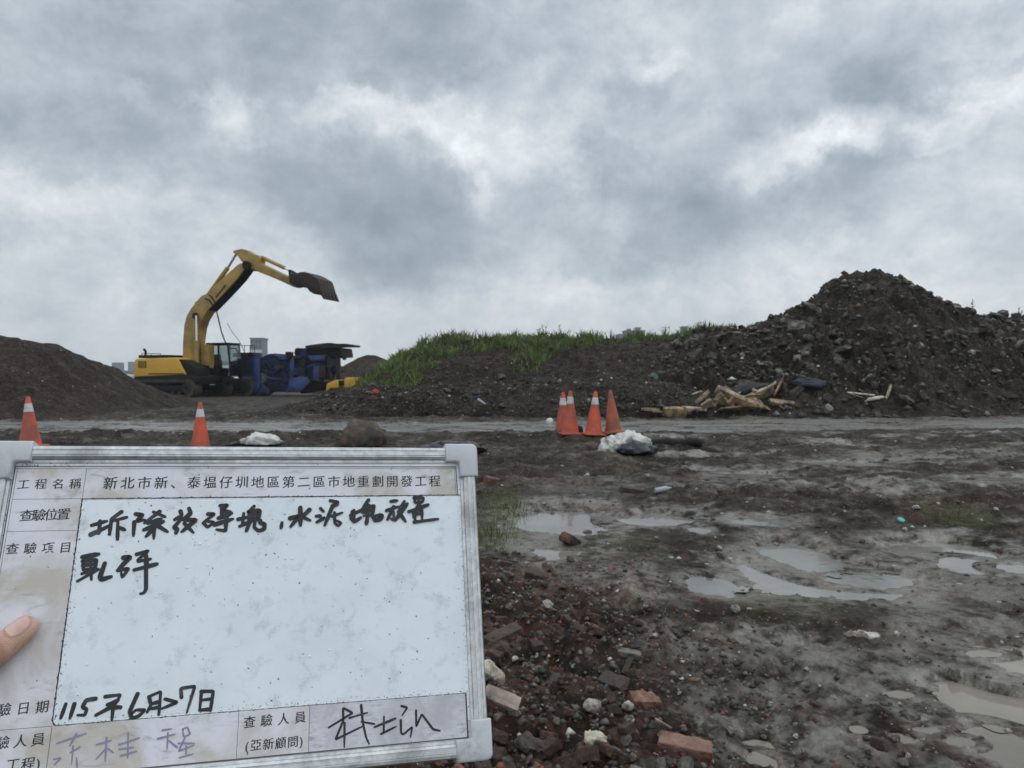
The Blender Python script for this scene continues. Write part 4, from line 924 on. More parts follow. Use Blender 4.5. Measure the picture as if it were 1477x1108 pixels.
# cab on the far side
cab = MB(); c0, c1 = .42, 1.36
xb0, zt = E(512, 580, .42); xf, zb = E(636, 765, .42); xm = E(572, 600, .42)[0]; xt = E(622, 588, .42)[0]; zw = E(540, 690, .42)[1]
def post(mb, p, q, w=.08):
    for y in (c0, c1): mb.tube([(p[0], y, p[1]), (q[0], y, q[1])], w * .6, 6)
post(cab, (xb0, zb), (xb0, zt)); post(cab, (xm, zb), (xm, zt)); post(cab, (xf, zb), (xf - .02, zw)); post(cab, (xf - .02, zw), (xt, zt)); post(cab, (xb0, zb), (xf, zb)); post(cab, (xb0, zt), (xt, zt))
for (x, z) in ((xb0, zt), (xt, zt), (xb0, zb), (xf, zb), (xf - .02, zw)): cab.cyl((x, c0, z), (x, c1, z), .045, 6)
cab.box(((xb0 + xm) / 2, (c0 + c1) / 2, (zb + zw) / 2 - .1), (xm - xb0 - .08, c1 - c0 - .06, zw - zb - .1))
cb = cab.build('cab', M['black'], ex)
MB().box(((xb0 + xt) / 2, (c0 + c1) / 2, zt + .05), (xt - xb0 + .12, c1 - c0 + .1, .08)).build('cab_roof', M['black'], cb, bevel=.03)
def quad(name, pts, m, parent): 
    return link(name, mesh(name, pts, [tuple(range(len(pts)))]), m, parent)
for y in (c0 - .02, c1 + .02):
    quad('side_window', [(xm + .04, y, zb + .35), (xf - .06, y, zb + .35), (xf - .06, y, zw), (xt - .04, y, zt - .06), (xm + .04, y, zt - .06)], M['glass'], cb)
    quad('side_window', [(xb0 + .05, y, zw), (xm - .04, y, zw), (xm - .04, y, zt - .06), (xb0 + .05, y, zt - .06)], M['glass'], cb)
quad('windscreen', [(xf + .03, c0, zw), (xf + .03, c1, zw), (xt + .04, c1, zt - .05), (xt + .04, c0, zt - .05)], M['glass'], cb)
quad('windscreen', [(xf + .045, c0, zb + .1), (xf + .045, c1, zb + .1), (xf + .032, c1, zw - .02), (xf + .032, c0, zw - .02)], M['glass'], cb)
MB().prism([(xb0 + .25, zb + .2), (xb0 + .75, zb + .2), (xb0 + .75, zb + .55), (xb0 + .45, zb + .6), (xb0 + .35, zw + .6), (xb0 + .2, zw + .6)], .65, 1.15).build('seat', M['black'], cb, bevel=.04)
mb = MB(); p, q = E(630, 600, .42), E(690, 628, .42); mb.tube([(p[0], .4, p[1]), (p[0] + .5, .35, p[1] - .02), (q[0], .3, q[1] - .1)], .03, 6); mb.build('mirror_arm', M['black'], cb)
# boom, stick, bucket
MB().prism(EP([(405, 690), (404, 640), (406, 560), (412, 480), (424, 432), (448, 390), (500, 326), (540, 306), (600, 244), (660, 190), (702, 154), (722, 148), (742, 158), (738, 182), (700, 235), (640, 300), (580, 362), (530, 412), (506, 452), (492, 492), (484, 548), (478, 620), (474, 690)], 0), -.33, .33).build('boom', M['yellowboom'], ex, bevel=.05)
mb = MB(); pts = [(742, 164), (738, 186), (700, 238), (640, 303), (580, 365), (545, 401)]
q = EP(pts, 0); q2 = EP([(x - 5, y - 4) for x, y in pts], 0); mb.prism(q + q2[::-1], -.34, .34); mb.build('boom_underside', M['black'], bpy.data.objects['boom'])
mb = MB(); q = E(452, 428, -.34); mb.cyl((q[0], -.42, q[1]), (q[0], .42, q[1]), .17, 14); mb.build('boom_pin', M['black'], ex)
mb = MB(); q = E(724, 158, -.34); mb.cyl((q[0], -.45, q[1]), (q[0], .45, q[1]), .22, 14); mb.build('stick_pin', M['black'], ex)
for y in (-.45, .45):
    a, b, c = E(455, 425, y), E(456, 560, y), E(458, 690, y); cy = MB().cyl((b[0], y, b[1]), (c[0], y, c[1]), .11, 12).build('lift_cylinder', M['yellowboom'], ex, smooth=True)
    MB().cyl((a[0], y, a[1]), (b[0], y, b[1]), .06, 12).build('piston_rod', M['chrome'], cy, smooth=True)
MB().prism(EP([(470, 690), (474, 600), (480, 578), (510, 580), (512, 690)], -.2), -.1, .38).build('boom_foot', M['yellowboom'], ex)
MB().prism(EP([(664, 92), (672, 82), (712, 74), (735, 80), (765, 100), (800, 108), (812, 124), (806, 150), (1010, 248), (1012, 274), (990, 278), (900, 236), (800, 196), (770, 182), (735, 172), (712, 142), (690, 112)], 0), -.26, .26).build('stick', M['yellowboom'], ex, bevel=.04)
MB().prism(EP([(880, 180), (1012, 246), (1014, 276), (990, 281), (900, 240), (850, 219)], 0), -.275, .275).build('stick_guard', M['steel'], bpy.data.objects['stick'])
a, b, c = E(522, 312, 0), E(622, 172, 0), E(668, 96, 0)
cy = MB().cyl((a[0], 0, a[1]), (b[0], 0, b[1]), .12, 12).build('arm_cylinder', M['yellowboom'], ex, smooth=True); MB().cyl((b[0], 0, b[1]), (c[0], 0, c[1]), .07, 12).build('piston_rod', M['chrome'], cy, smooth=True)
a, b, c = E(806, 116, 0), E(924, 172, 0), E(958, 190, 0)
cy = MB().cyl((a[0], 0, a[1]), (b[0], 0, b[1]), .1, 12).build('bucket_cylinder', M['yellowboom'], ex, smooth=True); MB().cyl((b[0], 0, b[1]), (c[0], 0, c[1]), .055, 12).build('piston_rod', M['chrome'], cy, smooth=True)
mb = MB()
for y in (-.24, .24):
    for p, q in (((952, 182), (958, 252)), ((958, 188), (1006, 214)), ((990, 205), (975, 250))):
        a, b = E(*p, y), E(*q, y); mb.tube([(a[0], y, a[1]), (b[0], y, b[1])], .07, 8)
mb.build('bucket_link', M['steel'], ex)
bo = EP([(996, 222), (1002, 209), (1030, 213), (1046, 204), (1072, 202), (1104, 216), (1140, 238), (1150, 262), (1160, 300), (1164, 322), (1120, 318), (1098, 305), (1082, 282), (1060, 272), (1018, 274), (1000, 268)], 0)
MB().prism(bo, -.72, .72).build('bucket', M['steel'], ex, bevel=.04)
bk = bpy.data.objects['bucket']
a, b = E(1158, 300, 0), E(1180, 347, 0)
for k in range(5):
    y = -.62 + .31 * k; mb = MB(); mb.prism([(a[0] - .16, a[1]), (a[0] + .02, a[1] + .05), (b[0], b[1]), (b[0] - .1, b[1] + .02)], y - .07, y + .07); mb.build('tooth', M['steel'], bk)
mb = MB()
for k in range(4): y = -.46 + .31 * k; p, q = E(1142, 240, 0), E(1161, 318, 0); mb.tube([(p[0], y, p[1]), (q[0], y, q[1])], .035, 6)
mb.build('wear_strip', M['track'], bk)
mb = MB()   # hydraulic lines and clamps along the back of the boom
for y in (-.12, 0, .12):
    q = [E(x, z, y) for x, z in [(408, 560), (414, 480), (428, 432), (450, 388), (498, 328)]]; mb.tube([(p[0] - .05, y, p[1] + .04) for p in q], .028, 6)
mb.build('hydraulic_line', M['rubber'], bpy.data.objects['boom'])
for (x, z) in [(424, 440), (470, 362)]:
    p = E(x, z, 0); MB().box((p[0], 0, p[1]), (.12, .5, .14), Matrix.Rotation(-.8, 3, 'Y')).build('clamp', M['black'], bpy.data.objects['boom'])
p = E(585, 296, -.34); MB().box((p[0], -.337, p[1]), (.9, .012, .09), Matrix.Rotation(-.80, 3, 'Y')).build('dark_stripe', M['steel'], bpy.data.objects['boom'])
mb = MB(); p = E(700, 120, -.27); mb.cyl((p[0], -.32, p[1]), (p[0], .32, p[1]), .1, 12); p = E(775, 150, -.27); mb.cyl((p[0], -.31, p[1]), (p[0], .31, p[1]), .08, 12); p = E(985, 258, -.3); mb.cyl((p[0], -.36, p[1]), (p[0], .36, p[1]), .11, 12); mb.build('pins', M['black'], bpy.data.objects['stick'])
mb = MB(); P3 = lambda zx, zy, y: (E(zx, zy, y)[0], y, E(zx, zy, y)[1])
mb.tube([P3(558, 385, .36), P3(572, 440, .36), P3(588, 510, .38), P3(606, 560, .4), P3(622, 590, .42)], .035, 8); mb.build('hydraulic_hose', M['rubber'], ex, smooth=True)
mb = MB(); mb.tube([P3(520, 315, -.36), P3(540, 330, -.38), P3(560, 370, -.36)], .03, 6); mb.tube([P3(500, 335, -.36), P3(525, 345, -.4), P3(550, 385, -.36)], .03, 6); mb.build('hydraulic_hose', M['rubber'], ex)
mb = MB(); mb.tube([P3(470, 400, -.1), P3(466, 350, -.1), P3(476, 330, -.1)], .025, 6); mb.build('work_lamp_bracket', M['black'], ex)

# ------------------------------------------------------------------ mobile crusher
CD = 44.5
cr = empty('mobile_crusher', ((415 - 738.5) / 1100 * CD, CD, .46), R(-6))
tag(cr, 'dark blue mobile rock crusher with feed hopper right of the excavator', 'rock crusher')
E2 = plane_tool(cr, 320, 460, 6.154)
def CP(pts, yl=-1.0): return [E2(a, b, yl) for a, b in pts]
def cbox(name, z, y0, y1, m, bevel=.03, parent=None):
    return MB().prism(CP(z, y0), y0, y1).build(name, m, parent or cr, bevel=bevel)
ca, cb2 = E2(-40, 690, -1.2), E2(300, 690, -1.2)
track(cr, -1.5, -1.0, cb2[0] - ca[0], .95, None, (ca[0] + cb2[0]) / 2); track(cr, 1.0, 1.5, cb2[0] - ca[0], .95, None, (ca[0] + cb2[0]) / 2)
cbox('chassis', [(-20, 545), (790, 545), (800, 590), (-20, 600)], -1.0, 1.0, M['darkblue'])
cbox('tank', [(75, 375), (140, 370), (140, 505), (75, 510)], -1.35, -.2, M['blue'])
cbox('engine_box', [(133, 330), (285, 332), (285, 540), (150, 540), (135, 500)], -1.25, 1.2, M['darkblue'], .05)
e = bpy.data.objects['engine_box']
a, b = E2(160, 400, -1.25), E2(270, 480, -1.25); mb = MB()
for k in range(6): mb.box(((a[0] + b[0]) / 2, -1.26, a[1] + (b[1] - a[1]) * k / 5), (b[0] - a[0], .03, .05))
mb.build('louvre', M['black'], e)
a, b = E2(180, 525, -1.3), E2(280, 535, -1.3); MB().box(((a[0] + b[0]) / 2, -1.32, a[1]), (b[0] - a[0], .1, .16)).build('step_plate', M['stone'], cr)
cbox('frame_post', [(282, 300), (335, 300), (335, 600), (300, 660), (282, 640)], -1.3, -.9, M['blue'])
cbox('jaw_housing', [(335, 345), (400, 322), (450, 308), (520, 330), (545, 350), (600, 350), (600, 560), (335, 560)], -1.05, 1.05, M['darkblue'], .06)
c = E2(440, 405, -1.1); mb = MB(); mb.lathe([(.10, .1), (.14, .12), (.17, .06), (.44, .03), (.48, .1), (.60, .1), (.62, 0), (.60, -.14)], n=32); mb.build('flywheel', M['darkblue'], cr, (c[0], -1.08, c[1]), (R(90), 0, 0), smooth=False)
c = E2(345, 395, -1.1); MB().lathe([(.1, .08), (.3, .08), (.34, 0), (.3, -.2)], n=22).build('pulley', M['steel'], cr, (c[0], -1.1, c[1]), (R(90), 0, 0))
c = E2(365, 525, -1.1); MB().lathe([(.08, .06), (.26, .06), (.3, 0), (.26, -.2)], n=22).build('pulley', M['stone'], cr, (c[0], -1.12, c[1]), (R(90), 0, 0))
cbox('support_leg', [(305, 560), (345, 555), (425, 640), (420, 672), (300, 670)], -1.2, -.85, M['blue'])
cbox('support_leg', [(305, 560), (345, 555), (425, 640), (420, 672), (300, 670)], .85, 1.2, M['blue'])
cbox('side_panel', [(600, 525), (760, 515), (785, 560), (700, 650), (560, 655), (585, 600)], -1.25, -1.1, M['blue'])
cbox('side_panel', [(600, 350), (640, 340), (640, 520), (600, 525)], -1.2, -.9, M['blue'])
cbox('feeder', [(600, 330), (700, 320), (930, 335), (930, 420), (900, 540), (640, 545), (600, 500)], -.95, .95, M['darkblue'], .05)
cbox('side_beam', [(640, 330), (930, 320), (930, 345), (640, 352)], -1.15, -.95, M['blue'], .02)
cbox('motor', [(640, 300), (648, 265), (670, 256), (700, 262), (710, 300), (690, 325), (645, 325)], -.5, .2, M['black'], .05)
hp = MB(); q = CP([(745, 262), (800, 255), (1050, 255), (1062, 335), (930, 345), (775, 330)], -1.1); hp.prism(q, -1.05, 1.05); hp.build('hopper', M['black'], cr, bevel=.03)
cbox('hopper_wing', [(738, 240), (780, 232), (900, 216), (960, 212), (1060, 224), (1168, 232), (1172, 244), (1090, 254), (960, 258), (745, 266)], -1.5, -1.2, M['steel'], .02)
cbox('hopper_wing', [(738, 240), (780, 232), (900, 216), (960, 212), (1060, 224), (1168, 232), (1172, 244), (1090, 254), (960, 258), (745, 266)], 1.2, 1.5, M['steel'], .02)
a, b = E2(1060, 228, 0), E2(1170, 238, 0); MB().box(((a[0] + b[0]) / 2, 0, b[1]), (b[0] - a[0], 2.6, .12)).build('hopper_lip', M['steel'], cr, bevel=.02)
for (x0, x1) in ((930, 958), (1010, 1040)): cbox('hopper_leg', [(x0, 335), (x1, 335), (x1 + 14, 545), (x0 + 4, 545)], -1.1, -.85, M['steel'], .02)
for (x0, x1) in ((930, 958), (1010, 1040)): cbox('hopper_leg', [(x0, 335), (x1, 335), (x1 + 14, 545), (x0 + 4, 545)], .85, 1.1, M['steel'], .02)
cbox('hopper_motor', [(945, 425), (1000, 415), (1015, 460), (990, 490), (950, 480)], -.8, .6, M['black'], .05)
cbox('work_lamp', [(1068, 342), (1090, 340), (1092, 362), (1070, 366)], -.9, -.6, M['black'], .03)
cbox('conveyor', [(690, 640), (800, 565), (940, 560), (1075, 530), (1080, 548), (950, 590), (830, 640), (700, 665)], -.7, .7, M['black'], .03)
mb = MB(); P4 = lambda zx, zy, y: (E2(zx, zy, y)[0], y, E2(zx, zy, y)[1])
mb.tube([P4(50, 40, .5), P4(90, 115, .5), P4(150, 190, .5), P4(205, 300, .5), P4(215, 335, .5)], .018, 5); mb.build('cable', M['rubber'], cr)

rr = random.Random(12)   # pipes, brackets and hoses over the flanks
for k in range(22):
    zx, zy = rr.uniform(300, 900), rr.uniform(345, 540); mb = MB(); p = P4(zx, zy, -1.12); L = rr.uniform(.25, 1.1)
    if k % 3: mb.tube([p, (p[0] + L * .5, p[1] - .05, p[2] + rr.uniform(-.1, .15)), (p[0] + L, p[1], p[2] + rr.uniform(-.5, .3))], rr.uniform(.025, .06), 7); mb.build('pipe', M[rr.choice(['rubber', 'steel', 'blue', 'black'])], cr, smooth=True)
    else: mb.box(p, (rr.uniform(.15, .45), .2, rr.uniform(.12, .5))); mb.build('bracket', M[rr.choice(['steel', 'blue', 'black', 'darkblue', 'stone'])], cr, bevel=.02)
for (zx, zy, w, h, m_) in [(150, 322, .5, .22, 'black'), (210, 324, .35, .3, 'steel'), (262, 318, .3, .25, 'black'), (560, 340, .5, .3, 'blue'), (600, 325, .3, .4, 'black'), (735, 300, .4, .5, 'darkblue'), (860, 350, .9, .3, 'blue'), (900, 470, .4, .7, 'steel'), (850, 480, .35, .8, 'blue'), (700, 470, .7, .4, 'darkblue')]:
    p = P4(zx, zy, -1.05); MB().box(p, (w, .5, h)).build('housing', M[m_], cr, bevel=.03)
cbox('gap_shade', [(415, 555), (605, 555), (565, 648), (432, 655)], -.95, .95, M['darkblue'], .04)  # dark box standing in for the shadow in the gap below the chassis
mb = MB(); q = [P4(zx, 322, -1.2) for zx in (150, 200, 250, 290)]
for p in q: mb.cyl((p[0], -1.2, p[2] - .1), (p[0], -1.2, p[2] + .55), .02, 6)
mb.cyl((q[0][0], -1.2, q[0][2] + .55), (q[-1][0], -1.2, q[-1][2] + .55), .02, 6); mb.build('handrail', M['steel'], cr)
MB().prism(CP([(380, 330), (420, 312), (470, 306), (520, 325), (515, 345), (385, 345)], -.8), -.8, .8).build('belt_guard', M['black'], cr, bevel=.05)

# yellow steel hood, white block
yd = 38.0; ym = empty('steel_hood', ((502 - 738.5) / 1100 * yd, yd, .50), R(-6)); tag(ym, 'yellow steel hood with a dark gap lying behind the low rubble bank', 'steel hood')
E3 = plane_tool(ym, 320, 460, 6.154)
MB().prism([E3(a, b, -.5) for a, b in [(1085, 535), (1100, 522), (1280, 518), (1300, 528), (1318, 555), (1300, 580), (1240, 590), (1200, 612), (1085, 612)]], -.5, .6).build('body', M['yellow'], ym, bevel=.06, seg=3)
MB().prism([E3(a, b, -.5) for a, b in [(925, 585), (935, 572), (1000, 545), (1030, 540), (1032, 612), (960, 615), (935, 640), (920, 630)]], -.45, .5).build('tail', M['yellow'], ym, bevel=.04)
MB().prism([E3(a, b, -.5) for a, b in [(1026, 548), (1090, 545), (1090, 590), (1026, 590)]], -.4, .5).build('coupling', M['black'], ym)

# ------------------------------------------------------------------ white truck behind the left heap
td = 47.0; tk = empty('truck', ((192 - 738.5) / 1100 * td, td, .46), R(8)); tag(tk, 'white cab truck with blue load bed parked behind the excavator', 'truck')
E4 = plane_tool(tk, 160, 460, 7.385)
def TP(pts, y=-1.0): return [E4(a, b, y) for a, b in pts]
cabp = MB().prism(TP([(40, 690), (75, 655), (130, 605), (150, 592), (250, 592), (290, 610), (300, 800), (160, 812), (60, 770)]), -1.0, 1.0).build('cab', M['whitepaint'], tk, bevel=.08, seg=3)
MB().prism(TP([(78, 700), (140, 632), (232, 632), (232, 705)]), -1.03, 1.03).build('window', simple('truck_glass', (.18, .27, .27), .15, .1, 2), cabp)
MB().prism(TP([(215, 700), (330, 690), (580, 660), (580, 745), (300, 760), (230, 770)]), -1.1, 1.1).build('load_bed', M['blue'], tk, bevel=.04)
MB().prism(TP([(335, 655), (352, 648), (450, 650), (465, 668), (455, 695), (350, 698)], -1.15), -1.2, -.4).build('tank', M['whitepaint'], tk, bevel=.08)
for zx in (170, 420):
    c = E4(zx, 800, -1.0)
    for y in (-.95, .7): w = MB().lathe([(.3, 0), (.46, .02), (.5, .08), (.5, .2), (.46, .25)], n=24).build('wheel', M['rubber'], tk, (c[0], y + .25, .5), (R(90), 0, 0), smooth=True)

# ------------------------------------------------------------------ far houses
def block(px0, px1, pyt, D, col, label, towers=(), floors=3, depth=10, wins=6):
    x0, x1 = (px0 - 738.5) / 1100 * D, (px1 - 738.5) / 1100 * D; zt = EYE + (545 - pyt) / 1100 * D; zg = float(base(D))
    t = empty('apartment_building', ((x0 + x1) / 2, D, zg)); tag(t, label, 'building'); w = x1 - x0; h = zt - zg
    m = simple('far_wall', col, .85, .12, .2); md = simple('far_window', tuple(c * .45 for c in col), .4, .1, 1)  # bluish grey of distance haze is painted into wall and window colours
    MB().box((0, depth / 2, h / 2), (w, depth, h)).build('wall', m, t); MB().box((0, depth / 2, h + .2), (w + .5, depth + .5, .4)).build('roof', m, t)
    for f in range(floors):
        for k in range(wins):
            MB().box((-w / 2 + w * (k + .5) / wins, -.02, h * (f + .55) / floors), (w / wins * .55, .1, h / floors * .45)).build('window', md, t)
    for (a, b, c) in towers:
        xa, xb = (a - 738.5) / 1100 * D - (x0 + x1) / 2, (b - 738.5) / 1100 * D - (x0 + x1) / 2; hh = EYE + (545 - c) / 1100 * D - zg - h
        MB().box(((xa + xb) / 2, depth / 2, h + .4 + hh / 2), (xb - xa, xb - xa, hh)).build('stair_tower', m, t)
block(130, 202, 536, 330, (.20, .22, .25), 'far grey apartment block with two stair towers left of the excavator', ((154, 166, 524), (177, 187, 523)), 2, 12, 9)
cx = block(361, 378, 489, 260, (.17, .19, .215), 'far dark apartment tower rising behind the blue crusher', (), 8, 6, 3)
P = Vector(((369.5 - 738.5) / 1100 * 260, 260, 0)); tw = [o for o in bpy.data.objects if o.get('label', '').startswith('far dark apartment')][0]
MB().box((0, -.08, 10.4), (4.0, .2, 1.6)).build('white_band', simple('pale_cladding', (.5, .52, .54), .8, .05, 1), tw)
block(902, 930, 478, 300, (.16, .18, .20), 'far grey roof block above the grassy bank', ((906, 912, 475), (918, 926, 473)), 4, 8, 5)
block(893, 903, 483, 330, (.19, .21, .23), 'lower far grey block left beside another above the bank', (), 4, 8, 3)
block(985, 992, 472, 310, (.17, .19, .21), 'narrow far tower behind the bank near the rubble mound', (), 5, 5, 2)

# ------------------------------------------------------------------ the inspection whiteboard (millimetres on the board: u right, v down from its top left corner)
BX, BY, BZ = Vector((0.9673, 0.252, -0.02863)), Vector((-0.06654, 0.36109, 0.93015)), Vector((0.24474, -0.89783, 0.36606))
BTL = Vector((-0.4759, 0.70362, 1.43855))
bo_ = empty('whiteboard', (0, 0, 0))
bo_.matrix_world = Matrix.Translation(BTL) @ Matrix((BX, BY, BZ)).transposed().to_4x4()
tag(bo_, 'framed white inspection board held up at the left, printed headings and black handwriting', 'whiteboard')
mm = .001
def U(u, v, z=0.0): return (u * mm, -v * mm, z * mm)
def flat(name, pts, z, m, parent=None, th=0.25):
    """thin sheet with a real thickness"""
    n = len(pts); V = [U(u, v, z) for u, v in pts] + [U(u, v, z + th) for u, v in pts]
    ar = sum(pts[i][0] * pts[(i + 1) % n][1] - pts[(i + 1) % n][0] * pts[i][1] for i in range(n))
    Fc = [tuple(range(n, 2 * n)), tuple(range(n - 1, -1, -1))] + [(i, (i + 1) % n, (i + 1) % n + n, i + n) for i in range(n)]
    if ar > 0: Fc = [tuple(reversed(f)) for f in Fc]
    return link(name, mesh(name, V, Fc), m, parent or bo_)
def rect(a, b, c, d): return [(a, b), (c, b), (c, d), (a, d)]
def board_white():
    m, N, b = newmat('whiteboard_enamel'); co = N.n('ShaderNodeTexCoord').outputs['Object']
    n = N.noise(co, 14, 6, .6); n2 = N.noise(co, 48, 8, .72, .2)
    c = N.mix(N.mapr(n, .3, .7), (.69, .74, .77), (.77, .81, .835))
    c = N.mix(N.math('MULTIPLY', N.mapr(n2, .50, .74), .5), c, (.30, .33, .345))
    st = N.noise(N.vmath('MULTIPLY', co, (1.0, 1.5, 1)), 16, 8, .7, .3)
    c = N.mix(N.math('MULTIPLY', N.mapr(st, .62, .76), .22), c, (.25, .27, .29))
    for sc, thr, amt in ((190, .16, .978), (410, .24, .972), (100, .07, .965)):
        vo = N.n('ShaderNodeTexVoronoi', {'Vector': N.vmath('ADD', co, N.vmath('MULTIPLY', N.vmath('SUBTRACT', N.noise(co, 700, 3, .7, 0, True), (.5, .5, .5)), (.004, .004, 0))), 'Scale': sc}); h = N.math('MULTIPLY', N.math('LESS_THAN', vo.outputs['Distance'], thr), N.math('GREATER_THAN', N.n('ShaderNodeSeparateColor', {0: vo.outputs['Color']}).outputs[0], amt))
        c = N.mix(N.math('MULTIPLY', h, .85), c, (.02, .02, .022))
    # worn, ink-stained borders of the writing field
    s = N.n('ShaderNodeSeparateXYZ', {0: co}); x, y = s.outputs[0], s.outputs[1]
    e = N.math('MINIMUM', N.math('MINIMUM', N.math('SUBTRACT', x, .078), N.math('SUBTRACT', .434, x)), N.math('ADD', y, .2435))
    sp = N.noise(co, 420, 4, .7); c = N.mix(N.math('MULTIPLY', N.mapr(e, .007, .0), N.mapr(sp, .57, .62)), c, (.018, .018, .02))
    N.put(b.inputs['Base Color'], c); b.inputs['Roughness'].default_value = .33; b.inputs['Specular IOR Level'].default_value = .45; b.inputs['Coat Weight'].default_value = .0
    bump(N, b, N.noise(co, 160, 3, .6), .05, .002); return m
def sheet_mat():
    m, N, b = newmat('printed_sheet'); co = N.n('ShaderNodeTexCoord').outputs['Object']
    n = N.noise(co, 11, 8, .62, .9); n2 = N.noise(N.vmath('MULTIPLY', N.vmath('ADD', co, (3, 1, 0)), (1.0, 2.4, 1)), 34, 7, .7, .8)
    c = N.mix(N.mapr(n, .36, .6), (.50, .45, .395), (.70, .69, .74)); c = N.mix(N.math('MULTIPLY', N.mapr(n2, .52, .76), .7), c, (.27, .24, .225))
    vo = N.n('ShaderNodeTexVoronoi', {'Vector': co, 'Scale': 260}); h = N.math('MULTIPLY', N.math('LESS_THAN', vo.outputs['Distance'], .2), N.math('GREATER_THAN', N.n('ShaderNodeSeparateColor', {0: vo.outputs['Color']}).outputs[0], .975))
    c = N.mix(N.math('MULTIPLY', h, .8), c, (.03, .03, .035))
    N.put(b.inputs['Base Color'], c); b.inputs['Roughness'].default_value = .4; return m
def sheet_dirty():
    m, N, b = newmat('ink_smeared_sheet'); co = N.n('ShaderNodeTexCoord').outputs['Object']
    n = N.noise(co, 26, 7, .66, .5); n2 = N.noise(N.vmath('MULTIPLY', co, (1, 3.5, 1)), 70, 6, .7)
    c = N.mix(N.mapr(n, .35, .65), (.44, .43, .46), (.64, .63, .67)); c = N.mix(N.math('MULTIPLY', N.mapr(N.math('MULTIPLY_ADD', n, .5, N.math('MULTIPLY', n2, .5)), .5, .68), .75), c, (.13, .13, .15))
    N.put(b.inputs['Base Color'], c); b.inputs['Roughness'].default_value = .42; return m
def alu():
    m, N, b = newmat('aluminium_rail'); co = N.n('ShaderNodeTexCoord').outputs['Object']
    n = N.noise(co, 90, 6, .7); n3 = N.noise(co, 22, 6, .65)
    c = N.mix(N.mapr(n, .3, .7), (.42, .43, .43), (.66, .665, .66)); c = N.mix(N.math('MULTIPLY', N.mapr(n3, .52, .72), .55), c, (.22, .21, .19))
    N.put(b.inputs['Base Color'], c); b.inputs['Metallic'].default_value = .75; N.put(b.inputs['Roughness'], N.mapr(n3, .3, .7, .3, .55)); bump(N, b, n, .15, .001); return m
M['enamel'] = board_white(); M['sheet'] = sheet_mat(); M['sheetdirty'] = sheet_dirty(); M['alu'] = alu()
M['cap'] = simple('grey_plastic_cap', (.50, .515, .535), .45, .06, 30, dirt=(.2, .19, .18), dirt_amt=.22, bmp=.1, bscale=300)
M['print'] = simple('printing_ink', (.016, .016, .018), .5, .3, 200)
M['rule'] = simple('printed_rule', (.07, .065, .065), .5, .5, 60)
M['faint'] = simple('washed_out_ink', (.24, .225, .31), .5, .22, 120)
def ink_mat():
    m, N, b = newmat('marker_ink'); co = N.n('ShaderNodeTexCoord').outputs['Object']
    n = N.noise(co, 70, 5, .6); isl = N.n('ShaderNodeNewGeometry').outputs['Random Per Island']
    f = N.math('MULTIPLY', N.mapr(n, .45, .72), N.mapr(isl, .55, 1.0))
    N.put(b.inputs['Base Color'], N.mix(f, (.009, .009, .010), (.06, .063, .066))); b.inputs['Roughness'].default_value = .45; return m
M['ink'] = ink_mat()
# panel and writing field
MB().box(U(225, 150, -4.5), (438 * mm, 288 * mm, 6 * mm)).build('back_panel', M['stone'], bo_)
flat('writing_surface', rect(14, 14, 438, 288), -1.4, M['enamel'], None, 1.4)
flat('printed_sheet', [(18.5, 21), (429, 21), (430, 51.8), (77.5, 51.8), (77.5, 240), (78.3, 242.6), (80.6, 244.2), (286, 244.2), (286, 283), (18.5, 283)], .05, M['sheet'])
flat('signature_field', rect(286.3, 244, 429.4, 282.6), .05, M['sheetdirty'])
def rule(a, b, w=.45, z=.34, wob=0):
    (x0, y0), (x1, y1) = a, b; d = math.hypot(x1 - x0, y1 - y0); nx, ny = -(y1 - y0) / d * w / 2, (x1 - x0) / d * w / 2
    V = [U(x0 + nx, y0 + ny, z), U(x1 + nx, y1 + ny, z), U(x1 - nx, y1 - ny, z), U(x0 - nx, y0 - ny, z)]; return V
mb = MB()
for a, b, w in [((18.5, 21), (429, 22), .9), ((18.5, 23.2), (428, 23.6), .35), ((429, 22), (430, 51.5), .9), ((427.4, 23.6), (428.2, 51.5), .35), ((18.5, 21), (18.5, 283), .9), ((20.6, 23), (20.6, 281), .35), ((78, 23.5), (77.5, 51.8), .4), ((20.6, 51.8), (77.3, 51.8), .4), ((20.6, 81), (77.2, 81), .4), ((20.6, 244.6), (77.4, 244.6), .4), ((77.9, 244.6), (77.9, 283), .5),
               ((225.5, 245), (225.5, 282.5), .4), ((286, 244.4), (286, 282.4), .4), ((429.6, 243), (430, 282.4), 1.5), ((20, 283), (430, 282.2), 1.1)]:
    mb.add(rule(a, b, w), [(0, 3, 2, 1)])
mb.build('printed_rules', M['rule'], bo_)
mb = MB()   # dirty cut edge of the sheet round the writing field
def ragged(pts, w0, w1, z, seed):
    r = random.Random(seed); P = []
    for (a, b) in zip(pts, pts[1:]):
        n = max(2, int(math.hypot(b[0] - a[0], b[1] - a[1]) / 1.4))
        P += [(a[0] + (b[0] - a[0]) * k / n, a[1] + (b[1] - a[1]) * k / n) for k in range(n)]
    P.append(pts[-1]); L = []; Rr = []
    for i, p in enumerate(P):
        q = P[min(i + 1, len(P) - 1)]; o_ = P[max(i - 1, 0)]; d = math.hypot(q[0] - o_[0], q[1] - o_[1]) or 1; nx, ny = -(q[1] - o_[1]) / d, (q[0] - o_[0]) / d; wa, wb = r.uniform(w0, w1), r.uniform(w0, w1)
        if r.random() < .10: wa *= r.uniform(1, 2.6)
        L.append(U(p[0] + nx * wa, p[1] + ny * wa, z)); Rr.append(U(p[0] - nx * wb, p[1] - ny * wb, z))
    n = len(P); mb.add(L + Rr, [(i, i + n, i + n + 1, i + 1) for i in range(n - 1)])
